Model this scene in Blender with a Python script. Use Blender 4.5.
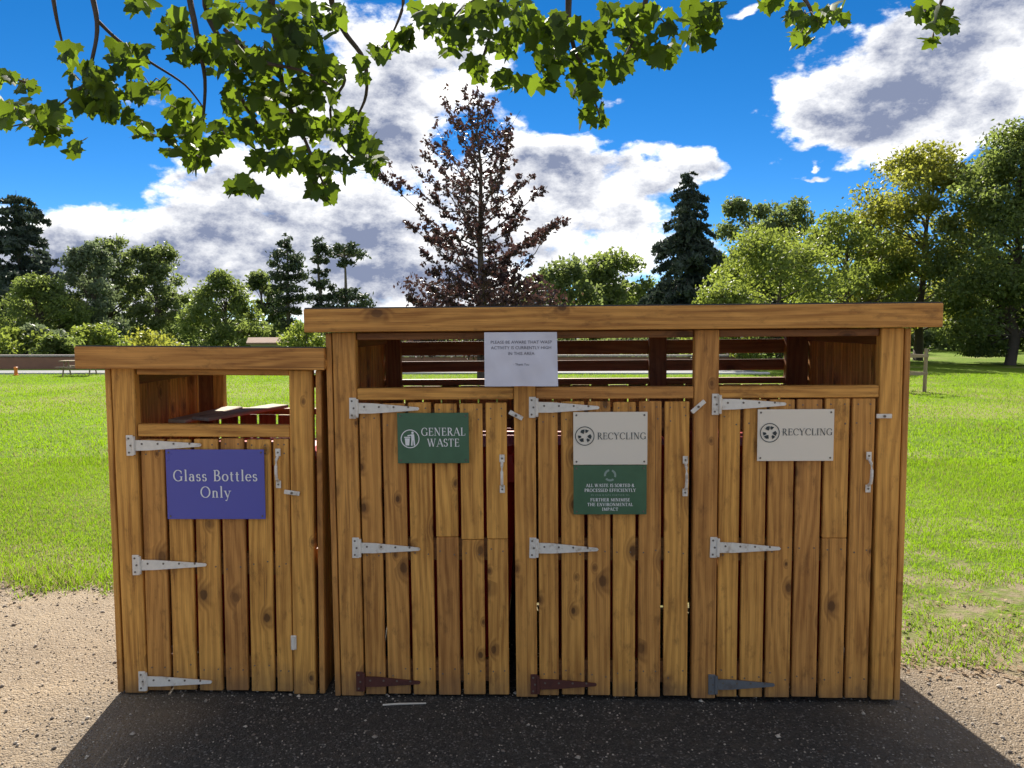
import bpy, math, random
import numpy as np
from mathutils import Matrix, Vector, Euler
R = math.radians
scene = bpy.context.scene
col = scene.collection
for o in list(bpy.data.objects): bpy.data.objects.remove(o)

# ------------------------------------------------------------------ camera
EYE = 1.5
FPX = 757.0                                   # focal length in pixels of a 1024 wide frame
PITCH = math.atan(58 / FPX)
cam_d = bpy.data.cameras.new('camera'); cam = bpy.data.objects.new('camera', cam_d); col.objects.link(cam)
cam_d.sensor_width = 36; cam_d.lens = 36 * FPX / 1024; cam_d.clip_start = .05; cam_d.clip_end = 2000
cam.location = (0, 0, EYE); cam.rotation_euler = (R(90) - PITCH, 0, 0)
scene.camera = cam
scene.cycles.max_bounces = 6; scene.cycles.diffuse_bounces = 4; scene.cycles.transmission_bounces = 4
scene.render.resolution_x, scene.render.resolution_y = 1024, 768

# ------------------------------------------------------------------ light
SUN_EL, SUN_AZ = 36.0, -6.5                   # azimuth in degrees clockwise from +Y
SUN_STRENGTH, SKY_STRENGTH, EXPOSURE = 3.95, .053, 1.45
scene.view_settings.view_transform = 'Standard'; scene.view_settings.look = 'None'
scene.view_settings.exposure = EXPOSURE; scene.view_settings.gamma = 1
scene.view_settings.use_curve_mapping = False
sd = bpy.data.lights.new('sun', 'SUN'); sun = bpy.data.objects.new('sun', sd); col.objects.link(sun)
sd.energy = SUN_STRENGTH; sd.angle = R(.5); sd.color = (1, .94, .84)
to_sun = Vector((math.sin(R(SUN_AZ)) * math.cos(R(SUN_EL)), math.cos(R(SUN_AZ)) * math.cos(R(SUN_EL)), math.sin(R(SUN_EL))))
sun.rotation_euler = to_sun.to_track_quat('Z', 'Y').to_euler(); sun.location = to_sun * 60

# ------------------------------------------------------------------ node helper
class NT:
    def __init__(s, tree): s.t = tree; s.n = tree.nodes; s.l = tree.links
    def add(s, typ, **kw):
        n = s.n.new(typ)
        for k, v in kw.items(): setattr(n, k, v)
        return n
    def put(s, sock, v):
        if isinstance(v, bpy.types.NodeSocket): s.l.new(v, sock)
        else:
            if isinstance(v, (tuple, list)) and sock.type == 'RGBA' and len(v) == 3: v = (*v, 1)
            sock.default_value = v
    def m(s, op, a, b=None, c=None, clamp=False):
        n = s.add('ShaderNodeMath', operation=op); n.use_clamp = clamp
        for i, v in enumerate((a, b, c)):
            if v is not None: s.put(n.inputs[i], v)
        return n.outputs[0]
    def v(s, op, a, b=None, out=0):
        n = s.add('ShaderNodeVectorMath', operation=op); s.put(n.inputs[0], a)
        if b is not None:
            if op == 'SCALE': s.put(n.inputs['Scale'], b)
            else: s.put(n.inputs[1], b)
        return n.outputs[out]
    def noise(s, vec, scale, detail=4, rough=.55, dist=0., out=0):
        n = s.add('ShaderNodeTexNoise'); s.put(n.inputs['Vector'], vec)
        n.inputs['Scale'].default_value = scale; n.inputs['Detail'].default_value = detail
        n.inputs['Roughness'].default_value = rough; n.inputs['Distortion'].default_value = dist
        return n.outputs[out]
    def vor(s, vec, scale, rnd=1.0, feature='F1'):
        n = s.add('ShaderNodeTexVoronoi', feature=feature); s.put(n.inputs['Vector'], vec)
        n.inputs['Scale'].default_value = scale; n.inputs['Randomness'].default_value = rnd
        return n
    def ss(s, x, a, b, lo=0., hi=1.):
        n = s.add('ShaderNodeMapRange', interpolation_type='SMOOTHSTEP'); s.put(n.inputs[0], x)
        n.inputs[1].default_value = a; n.inputs[2].default_value = b; n.inputs[3].default_value = lo; n.inputs[4].default_value = hi
        return n.outputs[0]
    def mix(s, f, a, b, mode='MIX'):
        n = s.add('ShaderNodeMix', data_type='RGBA', blend_type=mode); n.clamp_factor = True
        s.put(n.inputs[0], f); s.put(n.inputs[6], a); s.put(n.inputs[7], b)
        return n.outputs[2]
    def xyz(s, x, y, z):
        n = s.add('ShaderNodeCombineXYZ')
        for i, q in enumerate((x, y, z)): s.put(n.inputs[i], q)
        return n.outputs[0]
    def sep(s, v):
        n = s.add('ShaderNodeSeparateXYZ'); s.put(n.inputs[0], v); return n.outputs

# ------------------------------------------------------------------ sky with broken cumulus
def azel(px, py):
    a, b = (px - 512) / FPX, (384 - py) / FPX
    x, y, z = a, math.cos(PITCH) + b * math.sin(PITCH), -math.sin(PITCH) + b * math.cos(PITCH)
    return math.atan2(x, y), math.asin(z / math.sqrt(x * x + y * y + z * z))
world = bpy.data.worlds.new('World'); scene.world = world; world.use_nodes = True
world.cycles.sampling_method = 'MANUAL'; world.cycles.sample_map_resolution = 512
w = NT(world.node_tree); w.n.clear()
sky = w.add('ShaderNodeTexSky', sky_type='NISHITA', sun_disc=False, sun_elevation=R(SUN_EL), sun_rotation=R(SUN_AZ))
sky.air_density = 1.0; sky.dust_density = 0.; sky.altitude = 5500; sky.ozone_density = 2.2
D = w.add('ShaderNodeTexCoord').outputs['Generated']
D = w.v('NORMALIZE', D)
sx, sy, sz = w.sep(D)[:3]
az = w.m('ARCTAN2', sx, sy); el = w.m('ARCSINE', sz)
Dn = w.v('MULTIPLY', D, (1, 1, 1.7))
wn = w.add('ShaderNodeTexNoise'); w.put(wn.inputs['Vector'], Dn); wn.inputs['Scale'].default_value = 9; wn.inputs['Detail'].default_value = 5
warp = w.v('SCALE', w.v('SUBTRACT', wn.outputs['Color'], (.5, .5, .5)), .16)
P = w.v('ADD', w.xyz(az, el, 0.), warp)
CLOUDS = [  # px, py, radius x, radius y, weight: the cumulus heaps seen over the park
    (785, 92, 30, 22, .8), (835, 98, 46, 34, .9), (850, 138, 46, 24, .9), (920, 128, 70, 28, 1.0), (985, 128, 34, 20, .8), (895, 75, 46, 24, .8), (950, 45, 50, 28, .9), (1005, 12, 55, 34, 1.0), (1080, -15, 70, 45, 1.1),
    (520, 160, 46, 36, .85), (585, 180, 60, 34, 1.1), (650, 165, 48, 24, .9), (590, 228, 76, 26, .9), (560, 270, 110, 22, .8), (695, 165, 20, 20, .6), (618, 98, 26, 12, .6),
    (440, 40, 62, 46, 1.1), (385, 108, 44, 34, 1.0), (320, 150, 80, 46, 1.0), (222, 182, 44, 18, .8), (395, 160, 34, 16, .6), (345, 40, 44, 46, .7),
    (55, 246, 70, 32, .9), (150, 245, 90, 34, 1.0), (260, 245, 100, 40, 1.1), (360, 250, 80, 44, 1.1), (450, 250, 70, 44, 1.0), (230, 295, 230, 30, 1.0), (-70, 260, 90, 40, 1.0),
    (145, 105, 34, 24, .55), (805, 186, 16, 5, .9), (745, 2, 24, 9, .7), (700, 240, 60, 8, .35)]
acc = None
for px, py, rx, ry, wt in CLOUDS:
    a, e = azel(px, py)
    q = w.v('MULTIPLY', w.v('SUBTRACT', P, (a, e, 0)), (FPX / rx, FPX / ry, 0))
    g = w.m('EXPONENT', w.m('MULTIPLY', w.v('DOT_PRODUCT', q, q, out=1), -1.))
    acc = w.m('MULTIPLY_ADD', g, wt, 0. if acc is None else acc)
acc = w.m('MULTIPLY', w.m('SUBTRACT', 1., w.m('EXPONENT', w.m('MULTIPLY', acc, -1.15))), 1.3)
fbm = w.noise(Dn, 11, 7, .62)
fbm_up = w.noise(w.v('ADD', Dn, (-.004, 0, .03)), 11, 6, .6)
outside = w.m('MAXIMUM', w.ss(w.m('ABSOLUTE', az), .66, .9), w.ss(el, .42, .6))
rest = w.ss(w.noise(w.v('ADD', Dn, (3.1, 1.7, .4)), 2.6, 3, .5), .38, .58)  # cloud cover outside the view, thickened for more fill light
cover = w.m('MAXIMUM', acc, w.m('MULTIPLY', rest, outside))
field = w.m('ADD', w.m('SUBTRACT', cover, .56), w.m('MULTIPLY', w.m('SUBTRACT', fbm, .5), 1.8))
alpha = w.ss(field, -.12, .22)
soft = w.m('ADD', w.m('SUBTRACT', cover, .56), w.m('MULTIPLY', w.m('SUBTRACT', w.noise(Dn, 11, 4, .55), .5), 1.1))
thick = w.ss(soft, -.12, .85)
relief = w.m('MULTIPLY', w.m('SUBTRACT', fbm, fbm_up), 3.0)
shade = w.m('SUBTRACT', thick, relief, clamp=True)
ccol = w.mix(shade, (.56, .555, .54), (.095, .112, .165))
hs = w.add('ShaderNodeHueSaturation'); hs.inputs['Saturation'].default_value = 1.34; hs.inputs['Value'].default_value = 1.0
w.put(hs.inputs['Color'], sky.outputs[0])
skyc = w.v('SCALE', hs.outputs[0], SKY_STRENGTH)
ground_mix = w.mix(alpha, skyc, ccol)
bg = w.add('ShaderNodeBackground'); w.put(bg.inputs[0], ground_mix); bg.inputs[1].default_value = 1
wo = w.add('ShaderNodeOutputWorld'); w.l.new(bg.outputs[0], wo.inputs[0])

# ------------------------------------------------------------------ materials
MATS = {}
def mat(name):
    m = bpy.data.materials.new(name); m.use_nodes = True; m.node_tree.nodes.clear(); MATS[name] = m
    t = NT(m.node_tree); out = t.add('ShaderNodeOutputMaterial'); b = t.add('ShaderNodeBsdfPrincipled')
    t.l.new(b.outputs[0], out.inputs[0]); t.out = out; t.b = b
    return m, t
def bump(t, h, strength, dist):
    n = t.add('ShaderNodeBump'); n.inputs['Strength'].default_value = strength; n.inputs['Distance'].default_value = dist
    t.put(n.inputs['Height'], h); t.l.new(n.outputs[0], t.b.inputs['Normal'])

def wood(name, light, dark, knot, rough=.62, grey=0., spec=.35):
    m, t = mat(name)
    oc = t.add('ShaderNodeTexCoord').outputs['Object']
    rnd = t.add('ShaderNodeObjectInfo').outputs['Random']
    off = t.xyz(t.m('MULTIPLY', rnd, 37.), t.m('MULTIPLY', rnd, 91.), t.m('MULTIPLY', rnd, 53.))
    x, y, z = t.sep(oc)[:3]
    # knots: sparse cells along the board
    kv = t.vor(t.v('ADD', t.xyz(t.m('MULTIPLY', x, 8.), t.m('MULTIPLY', z, 5.2), 0.), off), 1.0, 1.)
    kv.voronoi_dimensions = '2D'
    pick = t.m('GREATER_THAN', t.sep(kv.outputs['Color'])[0], .64)
    size = t.m('MULTIPLY_ADD', t.sep(kv.outputs['Color'])[1], .11, .035)
    kd = t.m('DIVIDE', kv.outputs['Distance'], size)
    core = t.m('MULTIPLY', t.ss(t.m('ADD', kd, t.m('MULTIPLY', t.noise(oc, 55., 3, .6), .7)), 1.05, 1.45, 1., 0.), pick)
    halo = t.m('MULTIPLY', t.ss(kd, .6, 3.2, 1., 0.), pick)
    low = t.noise(t.v('ADD', t.v('MULTIPLY', oc, (5., 5., .9)), off), 1.0, 2, .5)
    g = t.m('ADD', t.m('MULTIPLY', x, 210.), t.m('MULTIPLY', low, 34.))
    g = t.m('ADD', g, t.m('MULTIPLY', halo, 9.))
    rings = t.ss(t.m('SINE', g), -.9, 1.)
    fine = t.noise(t.v('ADD', t.v('MULTIPLY', oc, (260., 260., 5.)), off), 1.0, 3, .6)
    blotch = t.noise(t.v('ADD', t.v('MULTIPLY', oc, (14., 14., 3.)), off), 1.0, 4, .6)
    f = t.m('ADD', t.m('MULTIPLY', rings, .32), t.m('MULTIPLY', t.ss(fine, .25, .75), .42))
    f = t.m('ADD', f, t.m('MULTIPLY', t.ss(blotch, .35, .75), .42))
    c = t.mix(f, light, dark)
    tint = t.mix(rnd, (1.10, 1.06, .84), (.80, .70, .66))
    c = t.mix(1., c, tint, 'MULTIPLY')
    c = t.mix(t.m('MULTIPLY', halo, .55), c, knot)
    c = t.mix(t.m('MULTIPLY', core, t.m('MULTIPLY_ADD', t.sep(kv.outputs['Color'])[2], .5, .25)), c, tuple(k * .45 for k in knot))
    stain = t.noise(t.v('ADD', t.v('MULTIPLY', oc, (22., 22., 9.)), off), 1.0, 5, .7)
    c = t.mix(t.m('MULTIPLY', t.ss(stain, .52, .76), .6), c, tuple(k * .8 for k in knot))
    crack = t.noise(t.v('ADD', t.v('MULTIPLY', oc, (120., 120., 1.6)), off), 1.0, 2, .5)
    c = t.mix(t.m('MULTIPLY', t.ss(crack, .66, .74), .55), c, tuple(k * .7 for k in knot))
    # rain splash and dirt near the ground, grime streaks (world height)
    wp = t.add('ShaderNodeNewGeometry').outputs['Position']
    wz = t.sep(wp)[2]
    splash = t.m('MULTIPLY', t.ss(t.m('ADD', wz, t.m('MULTIPLY', t.noise(wp, 9., 4, .6), .16)), .06, .24, .55, 0.), 1.)
    c = t.mix(splash, c, (.085, .07, .05))
    if grey: c = t.mix(t.m('MULTIPLY', t.ss(blotch, .3, .7), grey), c, (.33, .30, .26))
    t.put(t.b.inputs['Base Color'], c)
    t.put(t.b.inputs['Roughness'], t.m('MULTIPLY_ADD', fine, .25, rough - .12)); t.b.inputs['Specular IOR Level'].default_value = spec
    bump(t, t.m('SUBTRACT', t.m('ADD', t.m('MULTIPLY', fine, 1.), t.m('MULTIPLY', rings, .3)), t.m('MULTIPLY', core, .5)), .6, .0016)
    return m
wood('timber', (.80, .425, .115), (.34, .148, .034), (.12, .044, .012))
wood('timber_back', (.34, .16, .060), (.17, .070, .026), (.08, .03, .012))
wood('timber_grey', (.62, .57, .49), (.42, .37, .30), (.14, .10, .07), rough=.8, grey=.5)
wood('timber_stake', (.36, .29, .18), (.24, .18, .11), (.12, .08, .05), rough=.8, grey=.4)

def simple(name, c, rough=.6, metal=0., var=.15, scale=8., bumpd=0., spec=.4):
    m, t = mat(name)
    oc = t.add('ShaderNodeTexCoord').outputs['Object']
    n = t.noise(oc, scale, 5, .6)
    t.put(t.b.inputs['Base Color'], t.mix(n, tuple(k * (1 - var) for k in c), tuple(min(1, k * (1 + var)) for k in c)))
    t.b.inputs['Metallic'].default_value = metal; t.b.inputs['Specular IOR Level'].default_value = spec
    t.put(t.b.inputs['Roughness'], t.m('MULTIPLY_ADD', n, .25, rough - .12))
    if bumpd: bump(t, n, .5, bumpd)
    return m
def galv(name, c, rust, amt, rough=.48, metal=.55):
    m, t = mat(name)
    oc = t.add('ShaderNodeTexCoord').outputs['Object']; rnd = t.add('ShaderNodeObjectInfo').outputs['Random']
    v = t.v('ADD', oc, t.xyz(t.m('MULTIPLY', rnd, 31.), 0., t.m('MULTIPLY', rnd, 17.)))
    n = t.noise(v, 60, 4, .6); n2 = t.noise(v, 16, 5, .65)
    cc = t.mix(n, tuple(k * .8 for k in c), tuple(min(1, k * 1.15) for k in c))
    t.put(t.b.inputs['Base Color'], t.mix(t.m('MULTIPLY', t.ss(n2, .52, .7), amt), cc, rust))
    t.b.inputs['Metallic'].default_value = metal; t.put(t.b.inputs['Roughness'], t.m('MULTIPLY_ADD', n2, .3, rough - .12))
    bump(t, n, .3, .0006)
galv('galvanised', (.76, .71, .62), (.34, .25, .16), .8, .5, .1)
galv('rusty_dark', (.10, .030, .020), (.055, .018, .014), .8, .7, .2)
galv('dull_steel', (.17, .175, .18), (.11, .08, .06), .6, .55, .4)
simple('steel_screw', (.16, .13, .10), .5, .3)
simple('sign_blue', (.095, .100, .40), .30, var=.06, scale=3)
simple('sign_green', (.060, .135, .070), .38, var=.22, scale=14)
simple('sign_white', (.78, .70, .57), .4, var=.03, scale=3)
simple('print_white', (.80, .79, .76), .5, var=.02)
simple('print_pale', (.26, .34, .28), .5, var=.1)
simple('print_dark', (.035, .045, .045), .5, var=.05)
simple('print_grey', (.12, .11, .13), .6, var=.1)
simple('red_plastic', (.50, .022, .012), .42, var=.12, scale=5)
simple('black_rubber', (.02, .02, .02), .8)
simple('felt', (.05, .05, .05), .9, var=.35, scale=60, bumpd=.002)
simple('bark', (.085, .065, .05), .9, var=.5, scale=6, bumpd=.03)
simple('bark_pale', (.13, .105, .075), .9, var=.4, scale=12, bumpd=.01)
simple('brick_wall', (.25, .13, .085), .9, var=.25, scale=3)
simple('coping', (.33, .29, .26), .9, var=.2, scale=3)
simple('roof_tile', (.22, .14, .10), .9, var=.3, scale=4)
simple('render_wall', (.40, .37, .32), .9, var=.1)
simple('kerb_white', (.62, .60, .55), .85, var=.12, scale=2)
simple('tarmac', (.17, .17, .175), .9, var=.15, scale=3)
simple('orange_plastic', (.75, .22, .03), .5)
simple('stick_pale', (.55, .50, .42), .7)
m, t = mat('paper'); t.b.inputs['Roughness'].default_value = .75
oc = t.add('ShaderNodeTexCoord').outputs['Object']
t.put(t.b.inputs['Base Color'], t.mix(t.noise(oc, 18, 3), (.62, .61, .68), (.70, .69, .74)))

def leafy(name, c1, c2, trans, rough=.5, tmix=.45, spread=1.35):
    m = bpy.data.materials.new(name); m.use_nodes = True; MATS[name] = m; m.node_tree.nodes.clear()
    t = NT(m.node_tree); out = t.add('ShaderNodeOutputMaterial')
    a = t.add('ShaderNodeAttribute', attribute_name='tone').outputs['Fac']
    c = t.mix(a, c1, c2)
    b = t.add('ShaderNodeBsdfPrincipled'); t.put(b.inputs['Base Color'], c); b.inputs['Roughness'].default_value = rough; b.inputs['Specular IOR Level'].default_value = .3
    tr = t.add('ShaderNodeBsdfTranslucent'); t.put(tr.inputs[0], t.mix(a, trans, tuple(k * spread for k in trans)))
    mx = t.add('ShaderNodeMixShader'); mx.inputs[0].default_value = tmix
    t.l.new(b.outputs[0], mx.inputs[1]); t.l.new(tr.outputs[0], mx.inputs[2]); t.l.new(mx.outputs[0], out.inputs[0])
leafy('leaf_maple', (.022, .050, .012), (.080, .120, .022), (.095, .140, .008), .62, .5, 2.3)
leafy('leaf_dark', (.055, .080, .032), (.110, .140, .060), (.20, .25, .07), .5, .5)
leafy('leaf_mid', (.055, .085, .026), (.120, .155, .055), (.23, .29, .06), .5, .5)
leafy('leaf_light', (.075, .110, .025), (.140, .185, .050), (.28, .34, .05))
leafy('leaf_yellow', (.085, .110, .020), (.165, .180, .040), (.36, .37, .05))
leafy('leaf_silver', (.085, .115, .065), (.150, .185, .110), (.16, .20, .09))
leafy('leaf_conifer', (.036, .056, .040), (.080, .105, .075), (.06, .08, .05), .6, .25)
leafy('leaf_pine', (.050, .065, .035), (.060, .085, .045), (.06, .085, .035), .6, .3)
leafy('leaf_copper', (.040, .026, .025), (.110, .068, .062), (.085, .040, .034), .4, .3)
leafy('grass_blade', (.050, .118, .005), (.150, .230, .014), (.29, .47, .012), .55, .45)
leafy('grass_straw', (.22, .19, .08), (.38, .33, .16), (.35, .30, .12), .7, .35)
leafy('litter', (.16, .09, .04), (.36, .26, .15), (.2, .12, .05), .8, .15)

def ground_mats():
    m, t = mat('lawn')
    p = t.add('ShaderNodeNewGeometry').outputs['Position']
    n1 = t.noise(p, .35, 5, .6); n2 = t.noise(p, 5., 5, .65); n3 = t.noise(p, 45., 4, .7)
    c = t.mix(t.ss(n2, .3, .7), (.085, .155, .007), (.165, .245, .014))
    c = t.mix(t.m('MULTIPLY', t.ss(n3, .45, .7), .6), c, (.052, .085, .014))
    x, y, z = t.sep(p)[:3]
    # dry belt across the far lawn, worn earth beside the path on the right
    belt = t.m('MULTIPLY', t.ss(y, 10., 14.), t.ss(y, 17., 23., 1., 0.))
    dry = t.m('MULTIPLY', t.ss(t.m('ADD', n1, t.m('MULTIPLY', belt, .16)), .52, .70), .75)
    c = t.mix(dry, c, (.255, .235, .095))
    edge = t.m('ADD', t.m('MULTIPLY', x, .24), y)
    worn = t.ss(t.m('SUBTRACT', edge, t.m('MULTIPLY', t.noise(p, 2.6, 6, .7), 2.6)), 2.5, 3.3, 1., 0.)
    worn2 = t.m('MULTIPLY', t.ss(t.noise(p, 2.2, 6, .7), .44, .58), t.m('MULTIPLY', t.ss(x, .5, 1.6), t.ss(y, 4.8, 7., 1., 0.)))
    thin = t.m('MULTIPLY', t.ss(t.noise(p, 22., 5, .7), .42, .62), t.ss(y, 4.5, 9., .85, .25))
    c = t.mix(thin, c, (.130, .130, .040))
    soil = t.mix(n3, (.20, .145, .095), (.34, .27, .19))
    c = t.mix(t.m('MULTIPLY', t.m('MAXIMUM', worn, worn2), .85), c, soil)
    t.put(t.b.inputs['Base Color'], c); t.b.inputs['Roughness'].default_value = .95; t.b.inputs['Specular IOR Level'].default_value = .1
    bump(t, t.m('ADD', t.m('MULTIPLY', n3, .5), n2), .8, .03)
    m, t = mat('gravel_path')
    p = t.add('ShaderNodeNewGeometry').outputs['Position']
    n1 = t.noise(p, 1.3, 5, .6); n2 = t.noise(p, 14., 5, .65)
    v = t.vor(p, 150.); v2 = t.vor(p, 62.)
    sp = t.sep(v.outputs['Color'])[0]; sp2 = t.sep(v2.outputs['Color'])[0]
    c = t.mix(t.ss(n1, .35, .68), (.25, .183, .112), (.37, .276, .170))
    c = t.mix(t.m('MULTIPLY', sp, .55), c, (.16, .12, .085))
    c = t.mix(t.m('MULTIPLY', t.ss(sp, .8, .95), .45), c, (.50, .42, .32))
    # stores' shade painted in: ground darkened under and before the bins, fading outwards
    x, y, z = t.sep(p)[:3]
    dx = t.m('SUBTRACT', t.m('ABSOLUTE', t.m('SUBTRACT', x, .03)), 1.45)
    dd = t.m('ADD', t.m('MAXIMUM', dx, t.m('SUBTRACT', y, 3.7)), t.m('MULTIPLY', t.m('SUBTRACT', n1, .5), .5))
    shade_mask = t.ss(dd, -.35, .55, 1., 0.)
    shade_col = t.mix(sp, (.024, .023, .021), (.062, .057, .050))
    shade_col = t.mix(t.m('MULTIPLY', t.ss(sp, .90, .96), .6), shade_col, (.19, .18, .165))
    shade_col = t.mix(t.m('MULTIPLY', t.ss(n2, .5, .75), .35), shade_col, (.12, .095, .07))
    c = t.mix(shade_mask, c, shade_col)
    t.put(t.b.inputs['Base Color'], c); t.b.inputs['Roughness'].default_value = .82; t.b.inputs['Specular IOR Level'].default_value = .3
    bump(t, t.m('ADD', t.m('ADD', t.m('MULTIPLY', v.outputs['Distance'], -1.), t.m('MULTIPLY', v2.outputs['Distance'], -1.)), t.m('MULTIPLY', n2, .7)), .8, .007)
ground_mats()

# ------------------------------------------------------------------ mesh helpers
def link(name, me, mats, parent=None, loc=(0, 0, 0), rot=(0, 0, 0)):
    o = bpy.data.objects.new(name, me); col.objects.link(o)
    if me is not None and not me.materials:
        for q in (mats if isinstance(mats, (list, tuple)) else [mats]): me.materials.append(MATS[q])
    o.parent = parent; o.location = loc; o.rotation_euler = rot
    return o
def empty(name, loc=(0, 0, 0), rotz=0, parent=None):
    o = bpy.data.objects.new(name, None); col.objects.link(o); o.location = loc; o.rotation_euler = (0, 0, rotz); o.parent = parent
    o.empty_display_size = .1
    return o
def tag(o, label, cat, group=None, kind=None):
    o['label'] = label; o['category'] = cat
    if group: o['group'] = group
    if kind: o['kind'] = kind
    return o
def cbox_geo(sx, sy, sz, b):
    hx, hy, hz = sx / 2, sy / 2, sz / 2; b = min(b, hx * .45, hy * .45, hz * .45)
    V = []; idx = {}
    for ix in (-1, 1):
        for iy in (-1, 1):
            for iz in (-1, 1):
                for ax in range(3):
                    h = [hx - b, hy - b, hz - b]; h[ax] += b
                    idx[ix, iy, iz, ax] = len(V); V.append((ix * h[0], iy * h[1], iz * h[2]))
    F = []
    def face(ids):
        p = [Vector(V[i]) for i in ids]; n = (p[1] - p[0]).cross(p[2] - p[0]); c = sum(p, Vector()) / len(p)
        F.append(ids if n.dot(c) > 0 else ids[::-1])
    for ax in range(3):
        o1, o2 = [k for k in range(3) if k != ax]
        for s in (-1, 1):
            ids = []
            for a, c in ((-1, -1), (1, -1), (1, 1), (-1, 1)):
                k = [0, 0, 0]; k[ax] = s; k[o1] = a; k[o2] = c; ids.append(idx[k[0], k[1], k[2], ax])
            face(ids)
        for a in (-1, 1):
            for c in (-1, 1):
                ids = []
                for s, m1 in ((-1, o1), (1, o1), (1, o2), (-1, o2)):
                    k = [0, 0, 0]; k[ax] = s; k[o1] = a; k[o2] = c; ids.append(idx[k[0], k[1], k[2], m1])
                face(ids)
    for ix in (-1, 1):
        for iy in (-1, 1):
            for iz in (-1, 1): face([idx[ix, iy, iz, a] for a in range(3)])
    return V, F
class MB:
    def __init__(s): s.V = []; s.F = []; s.M = []
    def geo(s, V, F, mi=0, mtx=None):
        o = len(s.V)
        s.V += [tuple(mtx @ Vector(v)) if mtx else tuple(v) for v in V]
        s.F += [[i + o for i in f] for f in F]; s.M += [mi] * len(F)
    def box(s, c, d, b=.002, mi=0, rot=None):
        mtx = Matrix.Translation(c)
        if rot: mtx = mtx @ Euler(rot).to_matrix().to_4x4()
        s.geo(*cbox_geo(*d, b), mi, mtx)
    def tube(s, pts, rad, n=8, mi=0, cap=True):
        pts = [Vector(p) for p in pts]; o = len(s.V); up = Vector((.13, .31, .94)).normalized()
        for i, p in enumerate(pts):
            d = (pts[min(i + 1, len(pts) - 1)] - pts[max(i - 1, 0)]).normalized()
            a = d.cross(up)
            if a.length < .05: a = d.cross(Vector((1, 0, 0)))
            a.normalize(); c = d.cross(a)
            r = rad[i] if hasattr(rad, '__len__') else rad
            for k in range(n):
                t_ = 2 * math.pi * k / n; s.V.append(tuple(p + a * (r * math.cos(t_)) + c * (r * math.sin(t_))))
        for i in range(len(pts) - 1):
            for k in range(n):
                s.F.append([o + i * n + k, o + i * n + (k + 1) % n, o + (i + 1) * n + (k + 1) % n, o + (i + 1) * n + k]); s.M.append(mi)
        if cap:
            s.F.append([o + k for k in range(n)]); s.F.append([o + (len(pts) - 1) * n + k for k in range(n)][::-1]); s.M += [mi, mi]
    def prism(s, poly, y0, y1, mi=0):                   # polygon in XZ, pulled along Y
        n = len(poly); o = len(s.V)
        s.V += [(x, y0, z) for x, z in poly] + [(x, y1, z) for x, z in poly]
        s.F += [[o + i for i in range(n)], [o + n + i for i in range(n)][::-1]] + [[o + i, o + (i + 1) % n + 0, o + n + (i + 1) % n, o + n + i][::-1] for i in range(n)]
        s.M += [mi] * (n + 2)
    def mesh(s, name, smooth=False):
        me = bpy.data.meshes.new(name); me.from_pydata(s.V, [], s.F); me.polygons.foreach_set('material_index', s.M)
        if smooth: me.polygons.foreach_set('use_smooth', [True] * len(s.F))
        me.update(); return me
    def build(s, name, mats, parent=None, loc=(0, 0, 0), rot=(0, 0, 0), smooth=False):
        return link(name, s.mesh(name, smooth), mats, parent, loc, rot)
def np_mesh(name, V, F, mats, tone=None, parent=None, smooth=False):   # F: (n,k) array
    me = bpy.data.meshes.new(name); n, k = F.shape
    me.vertices.add(len(V)); me.vertices.foreach_set('co', np.asarray(V, np.float32).ravel())
    me.loops.add(n * k); me.loops.foreach_set('vertex_index', F.astype(np.int32).ravel())
    me.polygons.add(n); me.polygons.foreach_set('loop_start', np.arange(0, n * k, k, dtype=np.int32))
    me.polygons.foreach_set('loop_total', np.full(n, k, np.int32))
    me.update(calc_edges=True)
    if tone is not None:
        at = me.attributes.new('tone', 'FLOAT', 'FACE'); at.data.foreach_set('value', np.asarray(tone, np.float32))
    return link(name, me, mats, parent)
BOARDS = {}
def board(name, parent, size, loc, mats='timber', rot=(0, 0, 0), b=.003):   # size: width, thickness, length; length runs along local Z
    key = (tuple(round(q, 3) for q in size), mats, b)
    if key not in BOARDS:
        q = MB(); q.geo(*cbox_geo(*key[0], b)); BOARDS[key] = q.mesh(name)
    return link(name, BOARDS[key], mats, parent, loc, rot)
rng = random.Random(5)
def vboard(name, parent, u0, u1, w0, w1, v0, th, mats='timber', jit=0.):
    return board(name, parent, (u1 - u0, th, w1 - w0), ((u0 + u1) / 2, v0 + th / 2 + rng.uniform(-jit, jit), (w0 + w1) / 2), mats, (0, rng.uniform(-jit, jit) * .6, rng.uniform(-jit, jit) * 3))
def hboard(name, parent, u0, u1, w0, w1, v0, th, mats='timber'):
    return board(name, parent, (w1 - w0, th, u1 - u0), ((u0 + u1) / 2, v0 + th / 2, (w0 + w1) / 2), mats, (0, R(90), 0))
def dboard(name, parent, u0, u1, w0, w1, v0, v1, mats='timber'):            # runs back in depth
    return board(name, parent, (u1 - u0, w1 - w0, v1 - v0), ((u0 + u1) / 2, (v0 + v1) / 2, (w0 + w1) / 2), mats, (R(90), 0, 0))

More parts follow.
